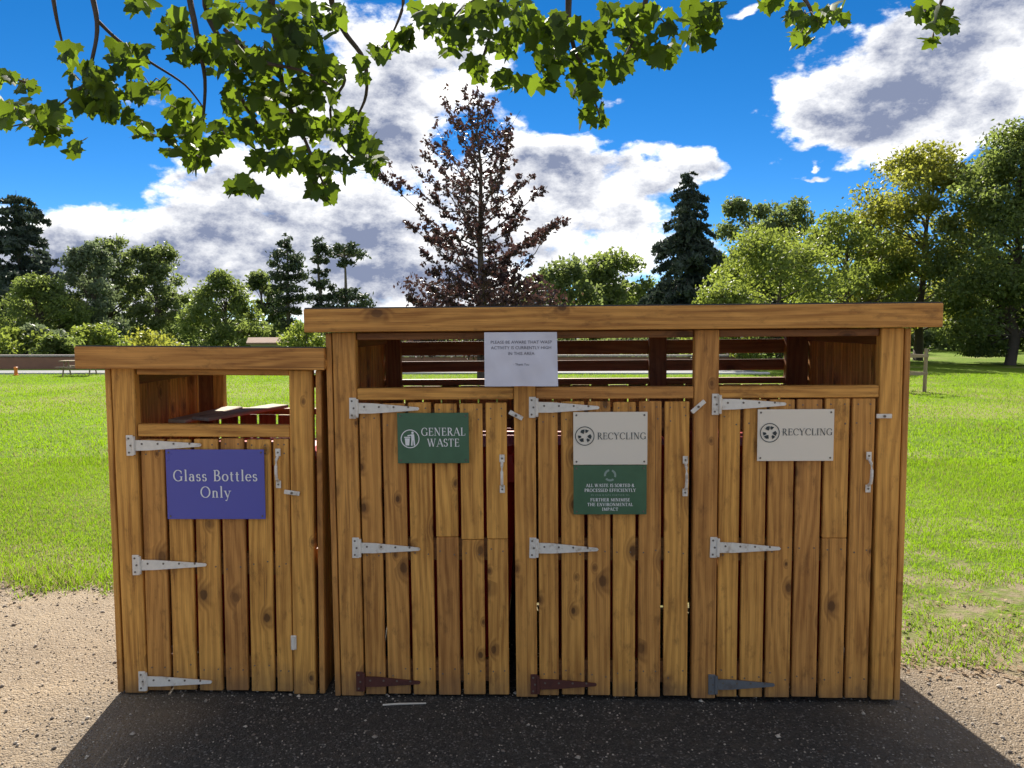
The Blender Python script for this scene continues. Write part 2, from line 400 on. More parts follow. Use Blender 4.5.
# ------------------------------------------------------------------ ground
def terrain_z(x, y):
    s = np.clip((y - 30) / 25, 0, 1); s = s * s * (3 - 2 * s)
    l = np.clip((6 - x) / 20, 0, 1); l = l * l * (3 - 2 * l)
    return -2.6 * s * l
def grid_sheet(name, xs, ys, zf, mats):
    X, Y = np.meshgrid(xs, ys); Z = zf(X, Y); nx, ny = len(xs), len(ys)
    V = np.stack([X, Y, Z], -1).reshape(-1, 3); i = np.arange(nx * ny).reshape(ny, nx)
    F = np.stack([i[:-1, :-1], i[:-1, 1:], i[1:, 1:], i[1:, :-1]], -1).reshape(-1, 4)
    return np_mesh(name, V, F, mats)
xs = np.concatenate([np.linspace(-900, -60, 15), np.linspace(-50, 50, 51), np.linspace(60, 900, 15)])
ys = np.concatenate([np.linspace(-60, -4, 8), np.linspace(0, 80, 61), np.linspace(95, 1500, 20)])
lawn = grid_sheet('lawn', xs, ys, terrain_z, 'lawn'); lawn['kind'] = 'structure'
def path_edge(x):       # where the path gives way to grass
    return 3.66 - .22 * x + .06 * np.sin(x * 5.1) + .045 * np.sin(x * 12.7 + 1) + .03 * np.sin(x * 31.) + .02 * np.sin(x * 57. + 2)
px_ = np.linspace(-14, 14, 281); rows = np.linspace(0, 1, 14)
X = np.tile(px_, (14, 1)); Y = -9 + (path_edge(px_)[None, :] + 9) * rows[:, None] ** .8
V = np.stack([X, Y, np.full_like(X, .006)], -1).reshape(-1, 3); i = np.arange(X.size).reshape(X.shape)
F = np.stack([i[:-1, :-1], i[:-1, 1:], i[1:, 1:], i[1:, :-1]], -1).reshape(-1, 4)
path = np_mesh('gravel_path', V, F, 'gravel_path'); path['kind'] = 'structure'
# far walk along the wall with its pale kerb line
q = MB(); q.box((-17, 24.6, .0), (50, 1.6, .03), .004); far = q.build('far_path', 'tarmac'); far['kind'] = 'structure'
q = MB(); q.box((-17, 23.55, .02), (50, .22, .09), .01); kerb = q.build('far_kerb', 'kerb_white'); kerb['kind'] = 'structure'

# ------------------------------------------------------------------ bin stores
def store_frame(origin, yaw, roll):
    a, r = R(yaw), R(roll)
    u = Vector((math.cos(a) * math.cos(r), -math.sin(a) * math.cos(r), math.sin(r))); v = Vector((math.sin(a), math.cos(a), 0)); w_ = u.cross(v).normalized()
    return Matrix(((u.x, v.x, w_.x, origin[0]), (u.y, v.y, w_.y, origin[1]), (u.z, v.z, w_.z, origin[2]), (0, 0, 0, 1)))
def set_frame(o, M): o.matrix_world = M; o.location = M.to_translation(); o.rotation_euler = M.to_euler()
BIG = store_frame((-.715, 2.954, .006), 1.87, .5)
SMALL = store_frame((-1.600, 2.969, .014), 0., -.4)

def hinge(parent, u, w_, length, mats, drop=0.):
    """galvanised T hinge: plate on the post, knuckle, tapered strap with dark screws"""
    q = MB()
    q.box((-.017, -.0025, 0), (.027, .005, .082), .001)
    q.tube([(0, -.006, -.036), (0, -.006, .036)], .0065, 8)
    q.prism([(.004, -.021), (.06, -.020), (length, -.006), (length + .005, 0), (length, .006), (.06, .020), (.004, .021)], -.0045, 0.)
    for (x, z) in [(-.02, .028), (-.02, -.028), (-.013, 0)]: q.tube([(x, -.003, z), (x, -.0065, z)], .0042, 6, 1)
    for k in (.12, .36, .60, .84): q.tube([(length * k, -.003, (.006 if int(k * 100) % 24 else -.005)), (length * k, -.0062, (.006 if int(k * 100) % 24 else -.005))], .0042, 6, 1)
    return q.build('strap_hinge', [mats, 'steel_screw'], parent, (u, -.0015, w_), (0, drop, 0))
def handle(parent, u, w0, w1):
    q = MB(); h = w1 - w0
    for z in (w0, w1): q.box((0, -.003, z), (.020, .004, .030), .001); q.tube([(0, -.004, z), (0, -.007, z)], .004, 6, 1)
    q.tube([(0, -.004, w0 + .012), (0, -.026, w0 + .026), (0, -.032, w0 + h * .4), (0, -.032, w0 + h * .6), (0, -.026, w1 - .026), (0, -.004, w1 - .012)], .0058, 8)
    return q.build('door_handle', ['galvanised', 'steel_screw'], parent, (u, 0, 0), smooth=False)
def turn_button(parent, u, w_, ang, ln=.058):
    q = MB(); q.box((0, -.010, 0), (ln, .008, .017), .003); q.tube([(0, .0, 0), (0, -.018, 0)], .005, 8, 1)
    return q.build('turn_button', ['galvanised', 'steel_screw'], parent, (u, 0, w_), (0, ang, 0))
def nails(parent, pts):
    q = MB()
    for (u, w_) in pts: q.tube([(u, .0052, w_), (u, .0030, w_)], .0032, 6)
    o = q.build('nail_heads', 'steel_screw', parent); o['kind'] = 'stuff'
def door(parent, boards, w0, w1, ledges, splits=(), lab=None):
    a, b = boards[0][0] + .004, boards[-1][1] - .004
    d = empty('door', parent=parent); pts = []
    for l in ledges: hboard('ledge', d, a, b, l - .045, l + .045, .0285, .03, 'timber_back')
    if lab: d['label'] = lab
    for i, (u0, u1) in enumerate(boards):
        top = w1 + rng.uniform(-.004, .003); bot = w0 + rng.uniform(-.003, .004)
        if i in splits:
            s = splits[i]
            vboard('board', d, u0, u1, s + .0008, top, .006, .021, jit=.0012); vboard('board', d, u0 + .001, u1, bot, s - .0008, .006, .021, jit=.0012)
        else: vboard('board', d, u0, u1, bot, top, .006, .021, jit=.0014)
        for l in ledges:
            for du in (.018, -.018): pts.append(((u0 if du > 0 else u1) + du + rng.uniform(-.003, .003), l + rng.uniform(-.02, .02)))
        for du in (.02, -.02): pts.append(((u0 if du > 0 else u1) + du, top - .022))
    nails(d, pts)
    return d
def wall_boards(name, parent, axis, fixed, th, a0, a1, pitch, gap, w0, w1, mats, rails_baffles):
    """a wall of upright boards; axis 'v' runs back in depth (side wall), axis 'u' runs across (back wall)"""
    part = empty(name, parent=parent); a = a0
    for (c, d) in rails_baffles:
        if axis == 'v': dboard('rail', part, c[0] - d[0] / 2, c[0] + d[0] / 2, c[2] - d[2] / 2, c[2] + d[2] / 2, c[1] - d[1] / 2, c[1] + d[1] / 2, 'timber_back')
        else: hboard('rail', part, c[0] - d[0] / 2, c[0] + d[0] / 2, c[2] - d[2] / 2, c[2] + d[2] / 2, c[1] - d[1] / 2, d[1], 'timber_back')  # the tall ones are hidden panels added against sun leaks
    while a < a1 - .02:
        e = min(a + pitch - gap, a1); ww = e - a
        if axis == 'v': board('board', part, (ww, th, w1 - w0), (fixed + th / 2, (a + e) / 2, (w0 + w1) / 2), mats, (0, 0, R(90)))
        else: board('board', part, (ww, th, w1 - w0), ((a + e) / 2, fixed + th / 2, (w0 + w1) / 2 + rng.uniform(-.003, .003)), mats)
        a += pitch
    return part

# --- the wide store with three doors
big = empty('bin_store'); set_frame(big, BIG)
tag(big, 'wide wooden bin store with three plank doors and a flat overhanging roof', 'bin store', 'timber bin stores on the path')
DEP = 1.05
for (u0, u1, w1) in ((.027, .117, 1.468), (.733, .817, 1.466), (1.430, 1.523, 1.467), (2.134, 2.219, 1.468)):
    vboard('post', big, u0, u1, .004, w1, 0., .045)
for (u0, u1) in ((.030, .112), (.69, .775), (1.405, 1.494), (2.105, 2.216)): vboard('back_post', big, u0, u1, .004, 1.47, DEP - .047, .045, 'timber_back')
for (u0, u1) in ((.119, .731), (.819, 1.428), (1.525, 2.132)):
    hboard('rail', big, u0, u1, 1.203, 1.249, .002, .042)
    hboard('header', big, u0, u1, 1.438, 1.466, .012, .03, 'timber_back')
side = [((.036, .52, 1.43), (.024, .92, .06)), ((.036, .52, .62), (.024, .92, .07)), ((.036, .52, .08), (.024, .92, .07))]
wall_boards('side_wall', big, 'v', 0., .022, .001, DEP, .1, .008, .002, 1.466, 'timber', side)
wall_boards('side_wall', big, 'v', 2.224, .022, .001, DEP, .1, .008, .002, 1.466, 'timber', [((2.21, c[1], c[2]), d) for c, d in side])
bw = wall_boards('back_wall', big, 'u', DEP, .02, .024, 2.222, .0985, .008, .0, 1.176, 'timber', [((1.11, DEP - .018, .52), (1.98, .03, .96)), ((1.11, DEP - .018, 1.150), (1.98, .03, .045))])  # tall first rail is a hidden panel added to block sun through gaps
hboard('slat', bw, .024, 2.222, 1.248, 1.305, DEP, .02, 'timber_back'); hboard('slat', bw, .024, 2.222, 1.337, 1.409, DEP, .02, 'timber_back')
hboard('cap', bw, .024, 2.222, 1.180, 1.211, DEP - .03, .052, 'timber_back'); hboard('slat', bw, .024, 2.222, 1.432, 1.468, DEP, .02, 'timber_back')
def roof(parent, u0, u1, v0, v1, wt, wb, drop):
    q = MB(); ang = math.atan(drop / (v1 - v0))
    q.box(((u0 + u1) / 2, (v0 + v1) / 2 + .012, wt - .013 - drop / 2), (u1 - u0 - .052, v1 - v0 - .03, .016), .003, rot=(-ang, 0, 0))
    r_ = q.build('roof', 'timber_back', parent)
    q = MB(); q.box(((u0 + u1) / 2, (v0 + v1) / 2, wt - .001 - drop / 2), (u1 - u0 - .006, v1 - v0 - .006, .006), .002, rot=(-ang, 0, 0)); q.build('roof_felt', 'felt', r_)
    hboard('fascia', r_, u0, u1, wb, wt - .003, v0, .026)
    for uu in (u0, u1 - .024): dboard('fascia', r_, uu, uu + .024, wb + .006, wt - drop - .004, v0 + .027, v1)
    hboard('fascia', r_, u0 + .026, u1 - .026, wb + .006, wt - drop - .008, v1 - .026, .024)
    return r_
roof(big, -.066, 2.334, -.055, DEP + .09, 1.562, 1.470, .012)

D1 = [(.124, .205), (.216, .305), (.317, .407), (.420, .508), (.521, .609), (.622, .704)]
D2 = [(.826, .903), (.916, 1.006), (1.020, 1.108), (1.119, 1.206), (1.219, 1.306), (1.319, 1.413)]
D3 = [(1.530, 1.609), (1.622, 1.710), (1.721, 1.816), (1.826, 1.921), (1.932, 2.025), (2.036, 2.122)]
LED = (.10, .60, 1.12)
d1 = door(big, D1, .010, 1.190, LED, {3: .655, 4: .645, 5: .648}); d2 = door(big, D2, .008, 1.192, LED); d3 = door(big, D3, .008, 1.197, LED, {4: .652})
hinge(d1, .119, 1.172, .240, 'galvanised', R(.8)); hinge(d1, .117, .615, .236, 'galvanised', R(1.2)); hinge(d1, .119, .066, .225, 'rusty_dark', R(.6))['label'] = 'dark rusted strap hinge'
hinge(d2, .822, 1.172, .238, 'galvanised', R(.6)); hinge(d2, .820, .615, .236, 'galvanised', R(1.4)); hinge(d2, .821, .060, .228, 'rusty_dark')['label'] = 'dark rusted strap hinge'
hinge(d3, 1.527, 1.180, .248, 'galvanised'); hinge(d3, 1.526, .618, .238, 'galvanised', R(1.0)); hinge(d3, 1.525, .064, .226, 'dull_steel')['label'] = 'dull grey strap hinge'
handle(d1, .685, .850, .972); handle(d2, 1.397, .836, .964); handle(d3, 2.098, .850, .978)
turn_button(big, .741, 1.142, R(28)); turn_button(big, 1.443, 1.172, R(-42), .066); turn_button(big, 2.148, 1.132, 0)

# --- the narrow store for glass
sm = empty('bin_store'); set_frame(sm, SMALL)
tag(sm, 'narrow lower wooden bin store with one plank door bearing a blue sign', 'bin store', 'timber bin stores on the path')
SD = .85
p = vboard('post', sm, .022, .111, .0, 1.322, 0., .045); p.rotation_euler = (0, R(-.6), 0)
vboard('post', sm, .714, .803, .0, 1.318, 0., .045)
for (u0, u1) in ((.024, .094), (.740, .81)): vboard('back_post', sm, u0, u1, .0, 1.32, SD - .047, .045, 'timber_back')
vboard('back_post', sm, .097, .150, 1.06, 1.32, SD - .05, .045)
hboard('rail', sm, .112, .713, 1.051, 1.099, .002, .042); hboard('header', sm, .112, .713, 1.296, 1.320, .006, .035)
side = [((.034, .42, 1.27), (.024, .72, .05)), ((.034, .42, .55), (.024, .72, .07)), ((.034, .42, .08), (.024, .72, .07))]
s1 = wall_boards('side_wall', sm, 'v', -.006, .022, .001, SD, .102, .009, .002, 1.318, 'timber', side); s1.rotation_euler = (0, R(-.4), 0); s1.location = (.004, 0, 0)
wall_boards('side_wall', sm, 'v', .818, .022, .001, SD, .102, .009, .002, 1.318, 'timber', [((.806, c[1], c[2]), d) for c, d in side])
wall_boards('back_wall', sm, 'u', SD, .02, .018, .815, .0965, .014, .0, 1.040, 'timber_back', [((.42, SD - .018, .47), (.62, .03, .90)), ((.42, SD - .010, 1.060), (.62, .046, .030))])  # first entry: added hidden panel keeping sun slivers off the ground
hboard('back_header', sm, 0.018, .815, 1.268, 1.318, SD, .02, 'timber_back')
roof(sm, -.095, .867, -.055, SD + .08, 1.410, 1.322, .045)
D0 = [(.120, .212), (.224, .317), (.331, .424), (.437, .527), (.541, .634), (.646, .709)]
d0 = door(sm, D0, .010, 1.043, (.10, .53, .98))
hinge(d0, .099, 1.016, .262, 'galvanised', R(-.8)); hinge(d0, .108, .533, .262, 'galvanised', R(-.6)); hinge(d0, .118, .052, .262, 'galvanised', R(.3))
handle(d0, .667, .864, .992); turn_button(sm, .722, .832, R(8), .062)
q = MB(); q.box((0, -.004, 0), (.022, .008, .058), .002); q.tube([(0, -.010, -.026), (0, -.010, .026)], .006, 8); q.build('slide_bolt', 'galvanised', sm, (.718, 0, .218))

# ------------------------------------------------------------------ lettering: a drawn roman alphabet
TK, TN = .135, .055
def ar(cx, cy, rx, ry, a0, a1): return ('a', cx, cy, rx, ry, a0, a1)
def st(x, y0=0., y1=1.): return ('l', x, y0, x, y1, TK)
def th(x0, y0, x1, y1, k=TN): return ('l', x0, y0, x1, y1, k)
def sf(x, y): return ('l', x - .13, y, x + .13, y, .05)
def foot(x, y0=0., y1=1.): return [st(x, y0, y1), sf(x, y0 + .02), sf(x, y1 - .02)]
GL = {
 'A': (.92, [th(.10, 0, .46, 1), th(.46, 1, .84, 0, TK), th(.22, .34, .70, .34), sf(.1, .02), sf(.84, .02)]),
 'B': (.74, foot(.2) + [ar(.34, .755, .24, .235, -90, 90), ar(.34, .265, .31, .255, -90, 90), th(.2, .97, .34, .97), th(.2, .52, .34, .52), th(.2, .03, .34, .03)]),
 'C': (.88, [ar(.50, .5, .40, .49, 42, 318), th(.80, .66, .80, .92)]),
 'D': (.90, foot(.2) + [ar(.36, .5, .44, .48, -90, 90), th(.2, .97, .36, .97), th(.2, .03, .36, .03)]),
 'E': (.74, foot(.2) + [th(.2, .97, .64, .97), th(.2, .52, .54, .52), th(.2, .03, .68, .03), th(.63, .78, .63, .98), th(.67, .02, .67, .24), th(.54, .42, .54, .62)]),
 'F': (.68, foot(.2) + [th(.2, .97, .64, .97), th(.2, .52, .54, .52), th(.63, .78, .63, .98), th(.54, .42, .54, .62)]),
 'G': (.94, [ar(.50, .5, .40, .49, 42, 318), th(.80, .66, .80, .92), st(.80, .05, .40), sf(.78, .40)]),
 'H': (.96, foot(.2) + foot(.76) + [th(.2, .52, .76, .52)]),
 'I': (.42, foot(.21)),
 'L': (.70, foot(.2) + [th(.2, .03, .66, .03), th(.65, .02, .65, .26)]),
 'M': (1.12, [th(.16, 0, .20, 1), th(.20, 1, .55, .06, TK), th(.55, .06, .90, 1), th(.92, 0, .90, 1, TK), sf(.16, .02), sf(.92, .02)]),
 'N': (.96, [th(.18, 0, .18, 1), th(.18, 1, .78, 0, TK), th(.78, 0, .78, 1), sf(.18, .02), sf(.12, .98), sf(.78, .98)]),
 'O': (.98, [ar(.49, .5, .41, .49, 0, 360)]),
 'P': (.70, foot(.2) + [ar(.34, .73, .28, .25, -90, 90), th(.2, .97, .34, .97), th(.2, .48, .34, .48)]),
 'R': (.82, foot(.2) + [ar(.34, .74, .26, .24, -90, 90), th(.2, .97, .34, .97), th(.2, .50, .34, .50), th(.38, .5, .74, 0, TK), sf(.74, .02)]),
 'S': (.62, [ar(.31, .745, .21, .235, 35, 265), ar(.31, .265, .23, .245, -150, 95), th(.48, .74, .48, .95), th(.09, .05, .09, .28)]),
 'T': (.80, foot(.40) + [th(.06, .97, .74, .97), th(.07, .76, .07, .98), th(.73, .76, .73, .98)]),
 'U': (.92, [st(.2, .36, 1), sf(.2, .98), th(.74, .36, .74, 1), sf(.74, .98), ar(.47, .36, .27, .34, 180, 360)]),
 'V': (.90, [th(.10, 1, .46, 0, TK), th(.46, 0, .80, 1), sf(.1, .98), sf(.8, .98)]),
 'W': (1.28, [th(.10, 1, .38, 0, TK), th(.38, 0, .62, 1), th(.58, 1, .86, 0, TK), th(.86, 0, 1.12, 1), sf(.1, .98), sf(.6, .98), sf(1.12, .98)]),
 'Y': (.84, [th(.10, 1, .42, .48, TK), th(.42, .48, .74, 1), st(.42, 0, .5), sf(.42, .02), sf(.1, .98), sf(.74, .98)]),
 '&': (.90, [ar(.38, .75, .17, .22, 0, 360), ar(.38, .28, .28, .27, 60, 360), th(.28, .62, .80, .02, TK)]),
 'a': (.58, [ar(.27, .20, .18, .19, 0, 360), st(.44, 0, .45), ar(.27, .42, .17, .19, 0, 150), th(.44, .03, .54, .03)]),
 'e': (.56, [ar(.28, .31, .22, .30, 0, 320), th(.08, .33, .50, .33)]),
 'l': (.34, [st(.17, 0, 1.04), sf(.17, .02), th(.06, 1.02, .17, 1.02)]),
 'n': (.66, [st(.16, 0, .62), sf(.16, .02), st(.50, 0, .40), sf(.50, .02), ar(.33, .40, .17, .20, 0, 180)]),
 'o': (.62, [ar(.31, .31, .24, .30, 0, 360)]),
 's': (.46, [ar(.23, .46, .14, .15, 35, 265), ar(.23, .17, .15, .16, -150, 95), th(.34, .46, .34, .60), th(.09, .03, .09, .18)]),
 't': (.42, [st(.18, .12, .82), th(.04, .60, .36, .60), ar(.29, .13, .11, .12, 180, 300)]),
 'y': (.62, [th(.08, .62, .32, .02, TK * .9), th(.54, .62, .24, -.26), sf(.08, .6), sf(.54, .6), th(.10, -.26, .25, -.26, .09)]),
 ' ': (.36, []), '-': (.5, [th(.08, .4, .42, .4, .08)]),
}
class Print:
    """flat print on a panel: strokes in the XZ plane, front towards -Y"""
    def __init__(s): s.q = MB(); s.y = 0.
    def quad(s, a, b, c, d):
        s.y -= 2e-6; o = len(s.q.V)
        s.q.V += [(p_[0], s.y, p_[1]) for p_ in (a, b, c, d)]
        ar_ = (b[0] - a[0]) * (c[1] - a[1]) - (b[1] - a[1]) * (c[0] - a[0])
        s.q.F.append([o, o + 1, o + 2, o + 3] if ar_ > 0 else [o + 3, o + 2, o + 1, o]); s.q.M.append(0)
    def line(s, x0, z0, x1, z1, k):
        dx, dz = x1 - x0, z1 - z0; n = math.hypot(dx, dz) or 1; nx, nz = -dz / n * k / 2, dx / n * k / 2
        s.quad((x0 - nx, z0 - nz), (x1 - nx, z1 - nz), (x1 + nx, z1 + nz), (x0 + nx, z0 + nz))
    def arc(s, cx, cz, rx, rz, a0, a1, k0, k1=None, seg=None):
        seg = seg or max(6, int(abs(a1 - a0) / 15)); k1 = k0 if k1 is None else k1
        def pt(a, sgn):
            c, n = math.cos(R(a)), math.sin(R(a)); k = k1 + (k0 - k1) * abs(c)
            return (cx + (rx + sgn * k / 2) * c, cz + (rz + sgn * k / 2) * n)
        for i in range(seg):
            a, b = a0 + (a1 - a0) * i / seg, a0 + (a1 - a0) * (i + 1) / seg
            s.quad(pt(a, 1), pt(b, 1), pt(b, -1), pt(a, -1))
    def poly(s, pts):
        s.y -= 2e-6; o = len(s.q.V); s.q.V += [(x, s.y, z) for x, z in pts]
        ar_ = sum(pts[i][0] * pts[(i + 1) % len(pts)][1] - pts[(i + 1) % len(pts)][0] * pts[i][1] for i in range(len(pts)))
        f_ = [o + i for i in range(len(pts))]; s.q.F.append(f_ if ar_ > 0 else f_[::-1]); s.q.M.append(0)
    def text(s, txt, cx, z, h, track=.06, width=None, bold=1.):
        ws = sum(GL[c][0] + track for c in txt) - track; kx = h if width is None else width / ws
        x = cx - ws * kx / 2
        for c in txt:
            adv, strokes = GL[c]
            for k in strokes:
                if k[0] == 'l': s.line(x + k[1] * kx, z + k[2] * h, x + k[3] * kx, z + k[4] * h, k[5] * h * bold)
                else: s.arc(x + k[1] * kx, z + k[2] * h, k[3] * kx - TK * .4 * h * 0, k[4] * h, k[5], k[6], TK * h * bold, TN * h * bold)
            x += (adv + track) * kx
    def build(s, parent, mats, name='lettering'): return s.q.build(name, mats, parent, (0, -.0062, 0))
def sign(Fm, u0, u1, w0, w1, v, mats, label, tilt=0., th_=.004):
    root = empty('sign'); W, Hh = u1 - u0, w1 - w0
    set_frame(root, Fm @ Matrix.Translation(((u0 + u1) / 2, v, (w0 + w1) / 2)) @ Matrix.Rotation(tilt, 4, 'Y'))
    q = MB(); q.box((0, -th_ / 2, 0), (W, th_, Hh), .0012); q.build('panel', mats, root)
    for x in (-1, 1):
        for z in (-1, 1):
            q = MB(); q.tube([(0, 0, 0), (0, -.003, 0)], [.0042, .003], 8); q.build('screw', 'steel_screw', root, (x * (W / 2 - .012), -th_ + .0004, z * (Hh / 2 - .012)))
    tag(root, label, 'sign'); return root, W, Hh
VF = -.0075
s_, W, Hh = sign(SMALL, .226, .615, .724, 1.003, VF, 'sign_blue', 'blue sign lettered Glass Bottles Only on the narrow store door', R(-.4))
pr = Print(); pr.text('Glass Bottles', 0, .014, .044, .10, W * .86); pr.text('Only', 0, -.052, .044, .10, W * .31); pr.build(s_, 'print_white')
s_, W, Hh = sign(BIG, .277, .557, .955, 1.153, VF, 'sign_green', 'dark green sign lettered GENERAL WASTE with a litter pictogram')
pr = Print(); pr.text('GENERAL', .040, .010, .031, .05, W * .62); pr.text('WASTE', .040, -.033, .031, .05, W * .45); pr.build(s_, 'print_white')
pi = Print(); cx, cz = -.090, -.002; pi.arc(cx, cz, .035, .035, 0, 360, .0035, seg=40)
pi.poly([(cx - .021, cz + .002), (cx - .001, cz + .002), (cx - .004, cz - .026), (cx - .018, cz - .026)])
pi.line(cx - .023, cz + .006, cx + .001, cz + .006, .004); pi.arc(cx + .010, cz + .024, .0025, .0025, 0, 360, .005, seg=12)
pi.poly([(cx + .004, cz + .018), (cx + .016, cz + .018), (cx + .018, cz - .006), (cx + .005, cz - .006)]); pi.line(cx + .008, cz - .004, cx + .006, cz - .027, .006); pi.line(cx + .015, cz - .004, cx + .017, cz - .027, .006)
pi.line(cx + .006, cz + .015, cx - .010, cz + .012, .0045); pi.build(s_, 'print_white', 'pictogram')
def recycle_icon(pr, cx, cz, r):
    pr.arc(cx, cz, r, r, 0, 360, .0030, seg=40); a = r * .60
    for k in range(3):                                   # three folded arrows chasing round a triangle
        th0 = 90 + 120 * k
        def P_(ang, rad): return (cx + rad * math.cos(R(th0 + ang)), cz + rad * math.sin(R(th0 + ang)))
        pr.poly([P_(-36, a * 1.25), P_(-6, a * 1.22), P_(-9, a * .62), P_(-34, a * .70)])
        pr.poly([P_(2, a * 1.22), P_(28, a * 1.25), P_(50, a * 1.05), P_(30, a * .45), P_(6, a * .70)])
s_, W, Hh = sign(BIG, .963, 1.249, .9475, 1.153, VF, 'sign_white', 'white RECYCLING sign mounted directly above the green text panel')
pr = Print(); pr.text('RECYCLING', .043, -.003, .026, .05, W * .66, .85); recycle_icon(pr, -.099, .010, .036); pr.build(s_, 'print_dark')
s_, W, Hh = sign(BIG, .963, 1.247, .751, .9455, VF, 'sign_green', 'green panel of small white text below a white RECYCLING sign')
pr = Print()
for txt, z, h, wd in (('ALL WASTE IS SORTED &', .012, .0125, .66), ('PROCESSED EFFICIENTLY', -.007, .0125, .70), ('FURTHER MINIMISE', -.0445, .0125, .54), ('THE ENVIRONMENTAL', -.063, .0125, .62), ('IMPACT', -.0815, .0125, .22)):
    pr.text(txt, 0, z, h, .09, W * wd, 1.35)
pr.build(s_, 'print_white')
pr = Print(); pr.text('BY OUR WASTE PARTNER TO', 0, -.0235, .007, .09, W * .52, 1.2); a = .020
for k in range(3): pr.arc(0, .058, a, a, 100 + 120 * k, 190 + 120 * k, .008); 
pr.build(s_, 'print_pale', 'emblem')
s_, W, Hh = sign(BIG, 1.670, 1.960, .960, 1.160, VF, 'sign_white', 'white RECYCLING sign alone on the right-hand door')
pr = Print(); pr.text('RECYCLING', .043, .000, .026, .05, W * .66, .85); recycle_icon(pr, -.099, .010, .036); pr.build(s_, 'print_dark')

# the paper notice, creased and curling
NX, NZ = 40, 30
def paper_y(x, z):   # x, z in 0..1
    lift = .012 * max(0, z - .86) ** 1.2 * (x > .55) * (x - .55) * 6
    return -.006 - .004 * math.sin(x * 9 + z * 2.2) * (1 - z) - .006 * abs(math.sin((x - .42) * 6 + (z - .5) * 1.2)) - .005 * abs(((x * 3.1 + z * 1.4) % 1.) - .5) - .004 * abs(((x * 1.3 - z * 2.1) % 1.) - .5) - .010 * max(0, x - .82) * 3 * (.4 + z) - .004 * max(0, .25 - x) * (1 - z) * 3 - lift
PW, PH = .279, .205
V, F = [], []
for j in range(NZ + 1):
    for i in range(NX + 1):
        x, z = i / NX, j / NZ; sk = (x - .5) * PW * (1.0 - .035 * z * (x > .5)); V.append((sk, paper_y(x, z), z * PH))
for j in range(NZ):
    for i in range(NX): a = j * (NX + 1) + i; F.append((a, a + 1, a + NX + 2, a + NX + 1))
nt = empty('paper_notice'); set_frame(nt, BIG @ Matrix.Translation((.764, -.052, 1.259)) @ Matrix.Rotation(R(.2), 4, 'Y'))
sh = np_mesh('sheet', np.array(V), np.array(F), 'paper', None, nt); sh.data.polygons.foreach_set('use_smooth', [True] * len(F))
def sans(parent, lines, mats):
    for k, (txt, z, size) in enumerate(lines):
        cu = bpy.data.curves.new('text', 'FONT'); cu.body = txt; cu.size = size; cu.align_x = 'CENTER'; cu.resolution_u = 2
        tmp = bpy.data.objects.new('text', cu); col.objects.link(tmp); bpy.context.view_layer.update()
        me = bpy.data.meshes.new_from_object(tmp.evaluated_get(bpy.context.evaluated_depsgraph_get())); bpy.data.objects.remove(tmp)
        for v in me.vertices:
            x, y = v.co.x, v.co.y; zz = z + y
            v.co = (x, paper_y(min(1, max(0, x / PW + .5)), zz / PH) - .0012, zz)
        me.materials.clear(); link('printed_text', me, mats, parent)
sans(nt, [('PLEASE BE AWARE THAT WASP', .162, .0165), ('ACTIVITY IS CURRENTLY HIGH', .141, .0165), ('IN THIS AREA', .119, .0165), ('- Thank You', .079, .0120)], 'print_grey')
tag(nt, 'creased white paper notice hanging below the roof edge of the wide store', 'notice')

# ------------------------------------------------------------------ red bins inside
def wheelie(x, y, rz, hgt, label, dk=1.):
    root = empty('wheelie_bin', (x, y, .012), rz)
    q = MB(); ring = []; n = 5
    secs = [(.03, .20, .22), (.06, .215, .235), (hgt * .80, .262, .300), (hgt * .805, .285, .325), (hgt * .88, .288, .33), (hgt * .885, .272, .312)]
    for (z, a, b) in secs:
        c = .035
        for (px, py) in ((-a + c, -b), (a - c, -b), (a, -b + c), (a, b - c), (a - c, b), (-a + c, b), (-a, b - c), (-a, -b + c)): q.V.append((px, py, z))
    for s in range(len(secs) - 1):
        for k in range(8): q.F.append([s * 8 + k, s * 8 + (k + 1) % 8, s * 8 + 8 + (k + 1) % 8, s * 8 + 8 + k]); q.M.append(0)
    q.F.append(list(range(8))[::-1]); q.M.append(0); q.build('body', 'red_plastic', root)
    q = MB(); zl = hgt * .885
    for (z, a, b) in ((zl - .01, .285, .33), (zl + .03, .285, .33), (zl + .055, .25, .29)):
        c = .04
        for (px, py) in ((-a + c, -b), (a - c, -b), (a, -b + c), (a, b - c), (a - c, b), (-a + c, b), (-a, b - c), (-a, -b + c)): q.V.append((px, py, z))
    for s in range(2):
        for k in range(8): q.F.append([s * 8 + k, s * 8 + (k + 1) % 8, s * 8 + 8 + (k + 1) % 8, s * 8 + 8 + k]); q.M.append(0)
    q.F += [list(range(16, 24)), list(range(8))[::-1]]; q.M += [0, 0]; q.build('lid', 'red_plastic', root)
    q = MB(); q.tube([(-.22, .33, zl - .02), (-.22, .36, zl + .0), (.22, .36, zl + .0), (.22, .33, zl - .02)], .012, 8); q.build('handle', 'red_plastic', root)
    for s in (-1, 1):
        q = MB(); q.tube([(s * .235 - .02, .24, .088), (s * .235 + .02, .24, .088)], .1, 18); q.build('wheel', 'black_rubber', root)
    root.scale = (1, dk, 1); tag(root, label, 'bin', 'red wheeled bins kept inside the stores'); return root
def inside(Fm, u, v): p_ = Fm @ Vector((u, v, 0)); return p_.x, p_.y
wheelie(*inside(SMALL, .45, .43), 0, 1.0, 'red bin behind the door with the blue sign')
wheelie(*inside(BIG, .47, .44), R(-2), 1.06, 'red bin behind the door with the GENERAL WASTE sign')
wheelie(*inside(BIG, 1.12, .50), R(-2), 1.06, 'red bin behind the middle door of the wide store')
